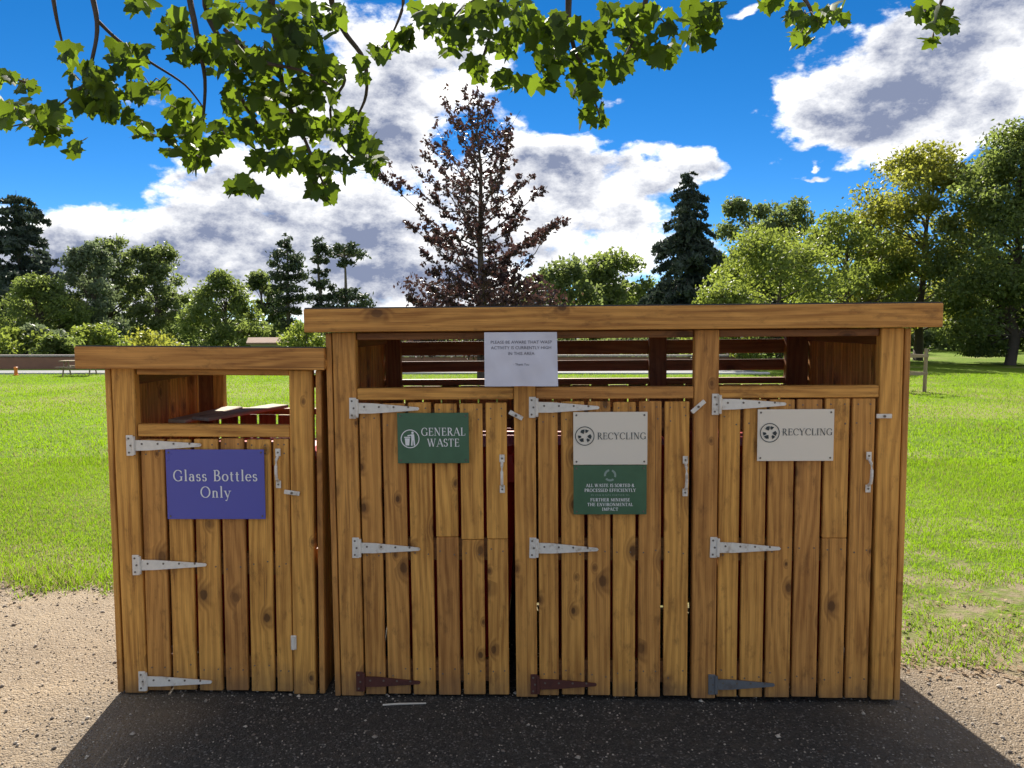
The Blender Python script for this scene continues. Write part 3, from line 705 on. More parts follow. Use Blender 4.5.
wheelie(*inside(BIG, 1.84, .50), R(-2), 1.06, 'red bin behind the right-hand door of the wide store')
# loose weathered boards lying across the narrow store
for (u, v, ln, yaw, wd, lab) in ((.165, .56, .46, -12, .085, 'pale weathered plank lying against the side inside the narrow store'), (.330, .56, .50, -26, .105, 'pale weathered plank lying slantwise above the red bin in the narrow store')):
    b_ = board('loose_plank', None, (wd, .016, ln), (0, 0, 0), 'timber_grey')
    set_frame(b_, SMALL @ Matrix.Translation((u, v, 1.075 + .012 * (u > .2))) @ Matrix.Rotation(R(yaw), 4, 'Z') @ Matrix.Rotation(R(90) + R(1.5), 4, 'X'))
    tag(b_, lab, 'plank')
# pale stick on the tarmac
q = MB(); q.tube([(-.085, 0, .004), (-.02, .003, .005), (.085, .004, .004)], [.0035, .004, .003], 6)
tag(q.build('stick', 'stick_pale', None, (-.425, 2.885, .006), (0, 0, R(3))), 'thin pale stick lying on the tarmac before the GENERAL WASTE door', 'stick')

# ------------------------------------------------------------------ trees
def leaf_cloud(name, C, size, mats, parent, seed, tone=None, droop=0., elong=1.5):
    """small rhombic leaves at centres C, each turned its own way"""
    r = np.random.default_rng(seed); n = len(C)
    a = r.normal(size=(n, 3)); a[:, 2] -= droop; a /= np.linalg.norm(a, axis=1)[:, None]
    b = np.cross(a, r.normal(size=(n, 3))); b /= np.linalg.norm(b, axis=1)[:, None]
    s = (size * r.uniform(.6, 1.35, n))[:, None]
    V = np.stack([C - a * s * elong * .5, C + b * s * .42, C + a * s * elong * .5, C - b * s * .42], 1).reshape(-1, 3)
    F = np.arange(4 * n).reshape(n, 4)
    tone = r.random(n) if tone is None else np.clip(tone + r.normal(0, .22, n), 0, 1)
    return np_mesh(name, V, F, mats, tone, parent)
def limb_path(a, b, r, sag=.0, n=5, wob=.06):
    a, b = np.array(a, float), np.array(b, float); L = np.linalg.norm(b - a); t_ = np.linspace(0, 1, n)[:, None]
    p_ = a + (b - a) * t_; p_[:, 2] += (sag * L * np.sin(np.pi * t_[:, 0])); p_[1:-1] += r.normal(0, wob * L * .5, (n - 2, 3)); return p_
def spot(px, d): return ((px - 512) / FPX * d, d)
def zat(py, d): return EYE + (326 - py) / FPX * d
def broadleaf(name, px, d, top, width, label, mats, n, leaf, seed, low=.12, nclump=40, shape='round', bark='bark', group=None, clump=.2, trunk_r=None, full=1., thin=.0):
    """top: picture row of the crown's top as a sight line; width: crown width in metres"""
    r = np.random.default_rng(seed); x, y = spot(px, d); z0 = float(terrain_z(np.array(x), np.array(y))); Hh = zat(top, d) - z0
    root = empty(name, (x, y, z0)); q = MB(); tr = trunk_r or Hh * .022
    zb = Hh * low; ch = Hh - zb; cent = []
    k = 0
    while len(cent) < nclump and k < 5000:
        k += 1; f = r.random(); ang = r.uniform(0, 2 * np.pi)
        if shape == 'round': prof = math.sqrt(max(0, 1 - (2 * f - .85) ** 2 / 1.35)) 
        elif shape == 'tall': prof = min(1, .55 + 1.1 * f) * math.sqrt(max(0, 1 - f ** 3.2))
        elif shape == 'full': prof = min(1, .75 + .5 * f) * (1 - max(0, f - .45) / .62) ** .5
        elif shape == 'dome': prof = math.sqrt(max(0, 1 - f ** 2.2))
        elif shape == 'cone': prof = (1 - f) ** .75
        elif shape == 'vase': prof = (.35 + .75 * f) * math.sqrt(max(0, 1 - f ** 4))
        rad = prof * width / 2 * math.sqrt(r.uniform(.15, 1.))
        cent.append((rad * math.cos(ang), rad * math.sin(ang), zb + ch * (.04 + .93 * f)))
    cent = np.array(cent); cs = width * clump * r.uniform(.6, 1.3, len(cent))
    tp = limb_path((0, 0, -.15), (r.normal(0, .03) * Hh, r.normal(0, .03) * Hh, Hh * .86), r, n=8, wob=.025)
    q.tube(tp, list(np.linspace(tr * 1.25, tr * .18, 8)), 8)
    for c in cent[::(1 if len(cent) < 50 else 2)]:
        h0 = max(.12 * Hh, min(c[2] * .78, c[2] - .28 * math.hypot(c[0], c[1]))); i = min(6, int((h0 + .15) / (Hh * .86 + .15) * 7)); fr = (h0 + .15) / (Hh * .86 + .15) * 7 - i
        a = tp[i] + (tp[i + 1] - tp[i]) * fr; q.tube(limb_path(a, c, r, .06, 5, .07), list(np.linspace(tr * .38 * (1 - h0 / Hh * .6), tr * .05, 5)), 5, cap=False)
    q.build('trunk', bark, root, smooth=True)
    per = r.dirichlet(np.full(len(cent), 6.)) * (cs ** 2) / np.mean(cs ** 2); per /= per.sum(); C = []; T = []
    for c, s, p_ in zip(cent, cs, per):
        m_ = int(n * p_); g = r.normal(size=(m_, 3)); g /= np.linalg.norm(g, axis=1)[:, None]; rr = r.random(m_) ** .5
        g = g * rr[:, None] * s * np.array([1, 1, .72]); g += r.normal(0, .18 * s, g.shape) * (r.random((m_, 1)) < .35)
        C.append(c + g); T.append(np.full(m_, r.uniform(.15, .85)))
    C = np.concatenate(C); T = np.concatenate(T)
    C[:, 2] = np.maximum(C[:, 2], .04 * Hh)
    leaf_cloud('crown', C, leaf, mats, root, seed + 1, T, droop=.3)
    tag(root, label, 'tree', group); return root
def spruce(name, px, d, top, width, label, mats, n, leaf, seed, whorls=24, droop=.35, bare=.04, ragged=.15, power=.85, group=None):
    r = np.random.default_rng(seed); x, y = spot(px, d); z0 = float(terrain_z(np.array(x), np.array(y))); Hh = zat(top, d) - z0
    root = empty(name, (x, y, z0)); q = MB(); q.tube([(0, 0, -.1), (0, 0, Hh * .5), (0, 0, Hh)], [Hh * .018, Hh * .011, .01], 8); C = []; T = []
    weights = []; brs = []
    for k in range(whorls):
        f = bare + (1 - bare) * k / whorls; rad = width / 2 * (1 - f) ** power * r.uniform(1 - ragged, 1 + ragged) + .02 * width
        for j in range(r.integers(6, 9)):
            ang = r.uniform(0, 2 * np.pi); L = rad * r.uniform(.7, 1.12); zz = Hh * f + r.normal(0, .01 * Hh)
            a = np.array((0, 0, zz)); b = np.array((L * math.cos(ang), L * math.sin(ang), zz - droop * L * r.uniform(.4, 1.2)))
            brs.append((a, b, L))
            if k % 2 == 0: q.tube([a, (a + b) / 2 + np.array((0, 0, .04 * L)), b], [Hh * .004, Hh * .003, Hh * .001], 4, cap=False)
    tot = sum(b[2] ** 1.3 for b in brs)
    for a, b, L in brs:
        m_ = max(6, int(n * L ** 1.3 / tot)); t_ = r.random(m_) ** .7; side_ = r.normal(0, .13, m_) * L * (1.15 - t_)
        dirv = (b - a) / (np.linalg.norm(b - a) + 1e-6); perp = np.cross(dirv, (0, 0, 1))
        p_ = a + (b - a) * t_[:, None] + perp * side_[:, None]; p_[:, 2] -= np.abs(r.normal(0, .10, m_)) * L * .8 - .05 * L * np.sin(np.pi * t_)
        C.append(p_); T.append(np.full(m_, r.uniform(.1, .9)))
    q.build('trunk', 'bark', root, smooth=True)
    leaf_cloud('crown', np.concatenate(C), leaf, mats, root, seed + 1, np.concatenate(T), droop=.6, elong=2.0)
    tag(root, label, 'tree', group); return root
def pine(name, px, d, top, width, label, seed, tiers, n=4200, leaf=.19, group=None):
    r = np.random.default_rng(seed); x, y = spot(px, d); z0 = float(terrain_z(np.array(x), np.array(y))); Hh = zat(top, d) - z0
    root = empty(name, (x, y, z0)); q = MB(); q.tube(limb_path((0, 0, -.1), (r.normal(0, .2), 0, Hh * .97), r, n=6, wob=.012), [.24, .21, .18, .14, .09, .03], 7); C = []; T = []
    tot = sum(b * b for a, b in tiers)
    for f, rw in tiers:
        for j in range(6):
            ang = j * math.pi / 3 + r.uniform(-.4, .4); L = rw * width * r.uniform(.10, .46); c = np.array((L * math.cos(ang), L * math.sin(ang), Hh * f + r.normal(0, .015) * Hh))
            q.tube(limb_path((0, 0, c[2] - .25 * L), c, r, .03, 4, .06), [.06, .05, .035, .02], 4, cap=False)
            m_ = int(n * rw * rw / tot / 6); s = max(.22, rw * width * .17)
            g = r.normal(size=(m_, 3)) * np.array([.55, .55, .33]) * s; C.append(c + g); T.append(np.full(m_, r.uniform(.1, .9)))
    q.build('trunk', 'bark_pale', root, smooth=True)
    leaf_cloud('crown', np.concatenate(C), leaf, 'leaf_pine', root, seed + 1, np.concatenate(T), elong=1.8)
    tag(root, label, 'tree', group); return root
GL_ = 'trees along the left side of the park'; GR_ = 'trees along the right side of the park'
# left row
spruce('cedar_tree', 24, 62, 193, 11., 'tall dark layered cedar at the left edge of the park', 'leaf_conifer', 20000, .27, 11, 20, .10, .10, .40, .60, GL_)
broadleaf('weeping_tree', 40, 50, 277, 6.8, 'rounded dome-shaped green tree in front of the cedar', 'leaf_mid', 20000, .14, 21, .01, 170, 'dome', group=GL_, clump=.10)
broadleaf('silver_tree', 92, 54, 243, 4.2, 'silvery grey-green slender tree right of the dome-shaped tree', 'leaf_silver', 12000, .19, 31, .02, 56, 'full', group=GL_, clump=.17)
broadleaf('broadleaf_tree', 112, 66, 238, 7.0, 'tall green tree behind the silvery tree', 'leaf_dark', 17000, .20, 41, .04, 110, 'full', group=GL_, clump=.10)
broadleaf('broadleaf_tree', 158, 64, 246, 7.2, 'tall forked green tree between the silvery tree and the bushy tree', 'leaf_dark', 17000, .20, 51, .04, 110, 'full', group=GL_, clump=.10)
broadleaf('bushy_tree', 222, 50, 276, 5.8, 'dense bushy rounded tree left of the three pines', 'leaf_mid', 17000, .15, 61, .01, 110, 'dome', group=GL_, clump=.11)
broadleaf('broadleaf_tree', 264, 66, 272, 4.2, 'dull green tree behind the bushy tree beside the first pine', 'leaf_dark', 8000, .24, 71, .03, 44, 'full', group=GL_, clump=.16)
broadleaf('broadleaf_tree', -18, 60, 290, 7., 'pale green tree cut off by the left picture edge', 'leaf_light', 8000, .22, 81, .04, 40, 'round', group=GL_, clump=.16)
broadleaf('broadleaf_tree', -130, 62, 262, 8., 'broad green tree outside the left picture edge', 'leaf_mid', 7000, .26, 83, .04, 50, 'dome', group=GL_, clump=.13)
broadleaf('broadleaf_tree', -250, 66, 245, 9., 'tall green tree far outside the left picture edge', 'leaf_dark', 7000, .28, 85, .04, 50, 'full', group=GL_, clump=.13)
GP = 'three tall pines'
pine('pine_tree', 289, 62, 238, 3.6, 'leftmost tall pine with a pointed full crown', 91, [(.98, .25), (.93, .5), (.87, .75), (.80, .85), (.72, .95), (.64, .7), (.56, .9), (.48, .7), (.40, .5)], group=GP)
pine('pine_tree', 322, 60, 240, 2.5, 'narrow middle pine of the three', 101, [(.98, .35), (.92, .6), (.84, .6), (.76, .5), (.66, .75), (.58, .8), (.48, .9), (.40, .7)], 3000, group=GP)
pine('pine_tree', 347, 60, 244, 3.6, 'rightmost pine with a flat topped open crown', 111, [(.97, .55), (.93, .8), (.86, .55), (.66, .5), (.60, .85), (.53, 1.), (.45, .85), (.38, .7)], 3600, group=GP)
# low shrubs by the wall
for (px, d, top, wd, mt_, sd_, lab) in ((18, 31, 333, 3.0, 'leaf_light', 121, 'bright green shrub behind the low wall at the left edge'), (44, 32, 326, 1.9, 'leaf_silver', 131, 'pale leafy shrub standing tallest behind the low wall'),
        (88, 33, 328, 2.8, 'leaf_light', 141, 'pale green shrub just left of the narrow store roof'), (152, 36, 336, 3.0, 'leaf_yellow', 151, 'yellow-green clipped shrub showing over the narrow store roof'), (306, 40, 322, 2.6, 'leaf_light', 161, 'light green shrub in the gap between the two store roofs'), (62, 30, 340, 2.0, 'leaf_mid', 165, 'low green shrub filling the gap behind the wall')):
    o = broadleaf('shrub', px, d, top, wd, lab, mt_, 3600, .12, sd_, .02, 22, 'dome', group='shrubs behind the low wall', clump=.2); o['category'] = 'shrub'
# right side and middle
def copper_beech():
    r = np.random.default_rng(7); d = 21.; x, y = spot(482, d); Hh = zat(100, d); root = empty('copper_beech', (x, y, 0)); q = MB(); C = []; T = []
    tp = limb_path((0, 0, -.1), (-.05, 0, Hh), r, n=9, wob=.010); q.tube(tp, list(np.linspace(.15, .010, 9)), 8)
    def trunk_at(z): f = min(.999, max(0, (z + .1) / (Hh + .1))) * 8; i = int(f); return tp[i] + (tp[i + 1] - tp[i]) * (f - i)
    nb = 74
    for k in range(nb):
        f = .16 + .82 * (k / nb) ** .92; z = Hh * f; a = trunk_at(z); ang = k * 2.399 + r.normal(0, .3)
        L = min(2.85 * (1 - f) ** .36, (1 - f) * Hh * .85 + .12) * r.uniform(.4, 1.2); rise = r.uniform(.22, .7) + .35 * f
        b = a + np.array((L * math.cos(ang), L * math.sin(ang), L * rise)); p_ = limb_path(a, b, r, -.07, 6, .05); p_ = np.array(p_)
        q.tube(p_, list(np.linspace(.035 * (1 - f) + .010, .004, 6)), 4, cap=False)
        for j in range(max(5, int(L * 9))):
            t_ = r.uniform(.10, 1.) * 5; i = min(4, int(t_)); o_ = p_[i] + (p_[i + 1] - p_[i]) * (t_ - i)
            l2 = (.20 + .30 * (1 - t_ / 5)) * r.uniform(.5, 1.3) * (.5 + .3 * L); dv = (p_[i + 1] - p_[i]); dv /= np.linalg.norm(dv) + 1e-6
            e = dv * .9 + r.normal(0, .55, 3) + np.array((0, 0, .10)); e /= np.linalg.norm(e); tip = o_ + e * l2
            if j % 2 == 0: q.tube([o_, tip], [.006, .003], 3, cap=False)
            m_ = r.integers(14, 23) if f < .55 else r.integers(6, 11); s = r.random(m_)[:, None]
            C.append(o_ + (tip - o_) * s + r.normal(0, .035, (m_, 3))); T.append(np.full(m_, r.uniform(0, 1)))
    for k in range(70):                                   # denser skirt
        ang = r.uniform(0, 6.283); z = Hh * r.uniform(.10, .36); rad = 2.1 * math.sqrt(r.random()); c = np.array((rad * math.cos(ang), rad * math.sin(ang), z)); m_ = 110
        C.append(c + r.normal(0, .2, (m_, 3)) * np.array([1, 1, .6])); T.append(np.full(m_, r.uniform(0, .8)))
    q.build('trunk', 'bark', root, smooth=True); leaf_cloud('crown', np.concatenate(C), .082, 'leaf_copper', root, 8, np.concatenate(T), elong=1.5)
    tag(root, 'purple-leaved copper beech with an open pointed crown behind the wide store', 'tree')
copper_beech()
broadleaf('broadleaf_tree', 560, 46, 264, 5.2, 'green tree half hidden behind the copper beech', 'leaf_dark', 8000, .21, 171, .05, 30, 'round', group=GR_, clump=.2)
broadleaf('broadleaf_tree', 612, 55, 257, 6.0, 'rounded green tree between the copper beech and the spruce', 'leaf_mid', 11000, .23, 181, .05, 38, 'round', group=GR_, clump=.18)
spruce('spruce_tree', 686, 44, 173, 8.2, 'large dark pointed spruce standing right of the copper beech', 'leaf_conifer', 34000, .165, 191, 32, .42, .05, .20, .80)
broadleaf('oak_tree', 742, 52, 202, 5.6, 'dark oak-like tree close behind the spruce', 'leaf_dark', 14000, .19, 201, .04, 60, 'full', group=GR_, clump=.14)
broadleaf('oak_tree', 785, 54, 205, 6.2, 'dark green tree top behind the pale spreading tree', 'leaf_dark', 14000, .20, 211, .04, 60, 'full', group=GR_, clump=.14)
broadleaf('spreading_tree', 778, 30, 232, 6.4, 'light green spreading tree just above the wide store roof', 'leaf_light', 20000, .10, 221, .06, 84, 'full', 'bark', GR_, .12)
broadleaf('spreading_tree', 846, 33, 212, 5.4, 'light green feathery tree left of the tall yellowish tree', 'leaf_light', 18000, .11, 231, .06, 76, 'full', 'bark', GR_, .12)
broadleaf('spreading_tree', 730, 27, 285, 3.4, 'low pale green bushy tree at the foot of the spruce', 'leaf_light', 9000, .085, 241, .03, 44, 'dome', 'bark', GR_, .13)
broadleaf('maple_tree', 918, 33, 148, 6.2, 'tall yellow-green tree with several dark stems near the roof corner', 'leaf_yellow', 26000, .115, 251, .12, 96, 'full', 'bark', GR_, .12, .17)
broadleaf('lime_tree', 1010, 29, 132, 5.4, 'dense dark green tree with drooping boughs at the right picture edge', 'leaf_mid', 46000, .105, 261, .01, 150, 'full', 'bark', GR_, .14, .17)
broadleaf('lime_tree', 1085, 31, 150, 5.6, 'dense green tree cut off by the right picture edge', 'leaf_mid', 12000, .15, 271, .05, 50, 'tall', 'bark', GR_, .17)
broadleaf('broadleaf_tree', 880, 52, 230, 6., 'shaded green tree far behind the tall yellow-green tree', 'leaf_dark', 8000, .24, 281, .03, 30, 'round', 'bark', GR_, .2)
broadleaf('broadleaf_tree', 975, 56, 260, 8., 'shaded broad tree far behind the trees on the right', 'leaf_dark', 8000, .26, 291, .03, 30, 'dome', 'bark', GR_, .2)
def hedge(name, x0, y0, x1, y1, hgt, dep, n, leaf, mats, label, seed):
    r = np.random.default_rng(seed); t_ = r.random(n); nrm = np.array((-(y1 - y0), x1 - x0)); nrm = nrm / np.linalg.norm(nrm)
    o_ = r.uniform(-.5, .5, n) * dep; X = x0 + (x1 - x0) * t_ + nrm[0] * o_; Y = y0 + (y1 - y0) * t_ + nrm[1] * o_
    zt = hgt * (.85 + .12 * np.sin(X * 1.3) + .08 * np.sin(X * 3.1 + 1)); Z = zt * r.random(n) ** .6
    Z = Z + terrain_z(X, Y)
    o = leaf_cloud(name, np.stack([X, Y, Z], 1), leaf, mats, None, seed); tag(o, label, 'hedge'); return o
hedge('hedge', 14, 47, 46, 44, 1.25, 1.6, 9000, .22, 'leaf_dark', 'long dark hedge in the shade under the right-hand trees', 301)
hedge('hedge', -7, 29.5, 11, 30.5, 1.35, 1.2, 9000, .14, 'leaf_dark', 'dark clipped hedge behind the low wall seen through the slats', 305)
hedge('hedge', -130, 84, 12, 96, 5.5, 5., 26000, .5, 'leaf_dark', 'far belt of dark trees and undergrowth across the left of the park', 311)
hedge('hedge', 8, 74, 60, 66, 6.0, 4., 12000, .42, 'leaf_mid', 'far belt of green trees beyond the right lawn', 321)

# ------------------------------------------------------------------ far things
# low brick wall with coping, built of courses
wl = empty('brick_wall', (-11, 26.6, 0))
q = MB(); q.box((0, .0, .20), (38, .22, .42), .004); q.build('core', 'brick_wall', wl)
for k in range(32): board('coping_stone', wl, (.30, .06, 1.17), (-18.9 + .59 + k * 1.18, 0, .462), 'coping', (R(90), 0, R(90)), .008)
tag(wl, 'long low reddish-brown garden wall with grey coping across the far lawn', 'wall')
def picnic(px, d, label):
    x, y = spot(px, d); root = empty('picnic_bench', (x, y, .0), R(8))
    for k in range(4): board('table_plank', root, (.17, .04, 1.6), (0, -.28 + k * .185, .72), 'timber_stake', (R(0), R(90), 0)).rotation_euler = (R(90), 0, R(90))
    for s in (-1, 1):
        board('seat_plank', root, (.22, .04, 1.6), (0, s * .68, .44), 'timber_stake').rotation_euler = (R(90), 0, R(90))
        q = MB(); q.box((s * .6, 0, .38), (.04, 1.5, .08), .004); q.box((s * .6, -.32, .36), (.04, .08, .78), .004, rot=(R(-20), 0, 0)); q.box((s * .6, .32, .36), (.04, .08, .78), .004, rot=(R(20), 0, 0)); q.build('frame', 'timber_stake', root)
    tag(root, label, 'picnic bench')
    root.scale = (.62, .62, .62)
picnic(79, 23.0, 'small wooden picnic bench by the far wall')
q = MB(); q.tube([(0, 0, -.02), (0, 0, .03), (0, 0, .035), (0, 0, .22), (0, 0, .225), (0, 0, .25), (0, 0, .265)], [.075, .07, .05, .045, .055, .055, .03], 12)
q.build('bollard_post', 'orange_plastic')
ob = bpy.data.objects['bollard_post']; ob.name = 'orange_post'; ob.location = (*spot(15, 22.9), 0); tag(ob, 'small orange marker post on the far lawn edge', 'post')
# cottage among the trees
hx, hy = spot(275, 44); hz = float(terrain_z(np.array(hx), np.array(hy)))
ct = empty('cottage', (hx, hy, hz), R(14)); q = MB(); q.box((0, 0, 1.05), (2.5, 2.0, 2.1), .02); q.build('wall', 'render_wall', ct)
q = MB(); zr = zat(339, 44) - hz
for s in (-1, 1): q.geo([(-1.45, s * 1.3, 2.0), (1.45, s * 1.3, 2.0), (1.45, 0, zr), (-1.45, 0, zr), (-1.45, s * 1.3, 2.1), (1.45, s * 1.3, 2.1), (1.45, 0, zr + .1), (-1.45, 0, zr + .1)], [[0, 1, 2, 3], [4, 5, 6, 7], [0, 1, 5, 4], [1, 2, 6, 5], [3, 0, 4, 7]])
rf = q.build('roof', 'roof_tile', ct); q = MB(); q.box((.8, 0, zr + .02), (.3, .3, .36), .01); q.build('chimney', 'brick_wall', rf)
q = MB(); q.box((-.5, -1.01, 1.3), (.6, .03, .7), .01); q.build('window', 'print_dark', ct)
tag(ct, 'small cottage with a brown pitched roof among the left trees', 'cottage')
# stakes guarding a young tree
gx, gy = spot(905, 17.4); gd = empty('tree_guard', (gx, gy, 0), R(18))
for (a, b) in ((-.3, -.3), (.3, -.3), (.3, .3), (-.3, .3)): vb = board('stake', gd, (.06, .06, 1.05), (a, b, .46), 'timber_stake'); vb.rotation_euler = (0, rng.uniform(-.03, .03), 0)
for z in (.42, .82):
    for s in (-1, 1):
        board('rail', gd, (.06, .02, .66), (0, s * .342, z), 'timber_stake', (0, R(90), 0)); o = board('rail', gd, (.02, .06, .62), (s * .342, 0, z + .001), 'timber_stake', (R(90), 0, 0))
tag(gd, 'square wooden stake guard on the lawn beside the right store corner', 'tree guard')

# ------------------------------------------------------------------ overhanging branches of the near tree
def at(px, py, Y):
    a, b = (px - 512) / FPX, (384 - py) / FPX; dy = math.cos(PITCH) + b * math.sin(PITCH); dz = -math.sin(PITCH) + b * math.cos(PITCH)
    return np.array((a / dy * Y, Y, EYE + dz / dy * Y))
def near_tree():
    r = np.random.default_rng(12); root = empty('sycamore_tree', (.9, -2.6, 0)); org = np.array((.9, -2.6, 0.)); q = MB()
    q.tube([np.array(p_) - org for p_ in ((.9, -2.6, -.1), (.92, -2.6, .5), (.95, -2.55, 2.), (.9, -2.4, 3.6), (.8, -2.1, 5.2), (.7, -2., 8.)) for p_ in [np.array(p_)]], [.36, .28, .25, .22, .17, .06], 14)
    q.build('trunk', 'bark', root, smooth=True)
    # limbs: from the trunk over the viewer, then the twigs that hang into view (px, py, depth)
    crown = np.array((.85, -2.2, 4.6)); tw = MB(); L = []          # L: leaf bases (pos, dir)
    def limb(ctrl, r0, r1, start=crown):
        pts = [start] + [np.array(c) for c in ctrl]; P_ = []
        for i in range(len(pts) - 1):
            p0, p1, p2, p3 = pts[max(0, i - 1)], pts[i], pts[i + 1], pts[min(len(pts) - 1, i + 2)]
            for t_ in np.linspace(0, 1, 6)[:-1]: P_.append(.5 * (2 * p1 + (p2 - p0) * t_ + (2 * p0 - 5 * p1 + 4 * p2 - p3) * t_ ** 2 + (3 * p1 - p0 - 3 * p2 + p3) * t_ ** 3))
        P_.append(pts[-1]); tw.tube([p_ - org for p_ in P_], list(np.linspace(r0, r1, len(P_))), 6, cap=False); return P_
    far = lambda px, py, Y: at(px, py, Y)
    A1 = limb([far(10, -260, 2.6), far(45, -60, 3.7), far(55, 10, 3.9), far(62, 42, 4.)], .024, .006)
    A2 = limb([far(60, -240, 2.7), far(85, -40, 3.8), far(97, 22, 4.), far(92, 60, 4.), far(84, 90, 4.05)], .024, .005)
    A3 = limb([far(118, 40, 4.1), far(150, 62, 4.2), far(185, 85, 4.3), far(205, 110, 4.3)], .010, .004, far(97, 20, 4.))
    A4 = limb([far(60, 105, 4.05), far(35, 120, 4.1), far(5, 128, 4.1)], .007, .003, far(84, 85, 4.05))
    A5 = limb([far(12, 78, 3.9), far(-12, 70, 3.9)], .006, .004, far(35, 85, 3.95))
    B1 = limb([far(230, -220, 2.9), far(190, -30, 4.), far(196, 30, 4.1), far(205, 80, 4.15), far(202, 130, 4.2)], .028, .006)
    B2 = limb([far(250, -200, 3.), far(205, -10, 4.2), far(225, 50, 4.3), far(245, 105, 4.35), far(275, 145, 4.4)], .028, .006)
    B3 = limb([far(300, -200, 3.), far(272, -10, 4.), far(276, 40, 4.), far(285, 95, 4.1), far(305, 140, 4.1), far(325, 188, 4.1)], .028, .005)
    B4 = limb([far(320, -200, 3.1), far(330, -10, 4.4), far(342, 28, 4.4), far(364, 60, 4.4), far(366, 95, 4.4), far(355, 120, 4.4)], .024, .006)
    B5 = limb([far(345, 80, 4.2), far(330, 110, 4.2), far(345, 150, 4.2), far(368, 165, 4.2)], .010, .004, far(330, 60, 4.2))
    B6 = limb([far(260, 60, 3.8), far(300, 70, 3.8), far(330, 85, 3.85)], .012, .004, far(225, 30, 4.))
    D1_ = limb([far(430, -200, 3.), far(404, -30, 4.3), far(402, 10, 4.4), far(385, 48, 4.4)], .024, .004)
    D2_ = limb([far(520, -200, 3.), far(500, -20, 4.), far(490, 35, 4.1), far(478, 70, 4.1)], .028, .004)
    D3_ = limb([far(600, -200, 3.), far(570, -20, 4.), far(572, 40, 4.1), far(588, 80, 4.15), far(600, 118, 4.2)], .028, .004)
    D4_ = limb([far(690, -200, 3.1), far(650, -20, 4.), far(640, 25, 4.1), far(622, 62, 4.1)], .028, .004)
    D5_ = limb([far(740, -200, 3.1), far(700, -25, 4.1), far(695, 15, 4.1), far(700, 45, 4.1)], .024, .004)
    D6_ = limb([far(460, 10, 4.3), far(445, 35, 4.3)], .008, .004, far(500, -15, 4.2))
    E1 = limb([far(860, -200, 3.2), far(800, -30, 4.1), far(810, 8, 4.1), far(818, 30, 4.1)], .024, .004)
    F1 = limb([far(990, -200, 3.2), far(950, -30, 3.9), far(940, 5, 3.9), far(932, 28, 3.9)], .024, .004)
    # leaf clumps: px, py, depth, spread x, spread y, count
    G = [(14, 112, 4.1, 16, 14, 13), (50, 118, 4.05, 20, 14, 17), (45, 132, 4.1, 22, 9, 9), (80, 80, 4., 16, 14, 10), (95, 92, 4.05, 22, 22, 20), (70, 55, 4., 9, 8, 6), (128, 60, 4.1, 18, 18, 16), (118, 105, 4.05, 22, 16, 18), (75, 145, 4.05, 7, 6, 3), (142, 130, 4.1, 8, 8, 5), (150, 85, 4.15, 14, 12, 9), (8, 78, 3.9, 14, 6, 3), (25, 86, 3.95, 8, 6, 4),
         (140, 6, 4.2, 12, 7, 6), (172, 30, 4.1, 14, 16, 12), (190, 50, 4.15, 16, 14, 12), (176, 108, 4.2, 16, 10, 9), (182, 140, 4.2, 18, 14, 14), (200, 158, 4.2, 14, 12, 11), (190, 120, 4.3, 14, 12, 7), (230, 12, 4.2, 26, 14, 16), (222, 55, 4.1, 22, 18, 16), (245, 70, 4.2, 26, 18, 18), (290, 20, 4., 30, 18, 26), (270, 55, 3.9, 28, 18, 26), (310, 45, 4., 22, 18, 20), (322, 70, 3.95, 22, 14, 16), (245, 100, 4.3, 24, 14, 16), (285, 90, 4.1, 28, 14, 18), (320, 95, 4.2, 18, 14, 12), (330, 15, 4.2, 16, 12, 9),
         (225, 135, 4.3, 14, 12, 8), (255, 130, 4.35, 22, 14, 14), (290, 125, 4.2, 24, 14, 18), (320, 130, 4.15, 22, 14, 18), (350, 125, 4.3, 16, 14, 14), (270, 160, 4.3, 20, 12, 14), (300, 160, 4.15, 22, 12, 16), (330, 165, 4.15, 22, 12, 18), (365, 150, 4.2, 14, 14, 14), (375, 165, 4.2, 8, 9, 6), (245, 186, 4.3, 16, 8, 9), (320, 188, 4.1, 14, 8, 8), (327, 200, 4.1, 4, 4, 2), (362, 68, 4.4, 5, 12, 4),
         (379, 52, 4.4, 9, 9, 7), (405, 40, 4.35, 12, 12, 9), (432, 20, 4.3, 18, 14, 14), (455, 40, 4.25, 16, 14, 12), (475, 70, 4.1, 13, 10, 10), (510, 80, 4.15, 16, 9, 9), (470, 15, 4.2, 20, 12, 14), (505, 15, 4.1, 26, 14, 24), (500, 45, 4.1, 20, 14, 14), (540, 30, 4., 26, 16, 26), (555, 60, 4.1, 20, 14, 16), (540, 80, 4.15, 14, 8, 6), (585, 40, 4.05, 20, 18, 20), (585, 85, 4.15, 14, 14, 16), (592, 115, 4.2, 12, 9, 10), (605, 70, 4.15, 14, 12, 9), (620, 20, 4., 22, 14, 18), (640, 48, 4.1, 20, 14, 16), (622, 70, 4.1, 10, 8, 6), (655, 20, 4.05, 18, 14, 14), (665, 55, 4.1, 10, 8, 6), (700, 15, 4.1, 18, 12, 18), (695, 38, 4.1, 14, 10, 8), (718, 25, 4.1, 6, 8, 3),
         (775, 4, 4.1, 12, 5, 5), (805, 14, 4.1, 20, 10, 14), (835, 14, 4.1, 12, 10, 7), (800, 36, 4.1, 10, 9, 6), (925, 12, 3.9, 14, 9, 6), (945, 22, 3.9, 13, 13, 9), (932, 38, 3.9, 7, 6, 3)]
    Pos = []
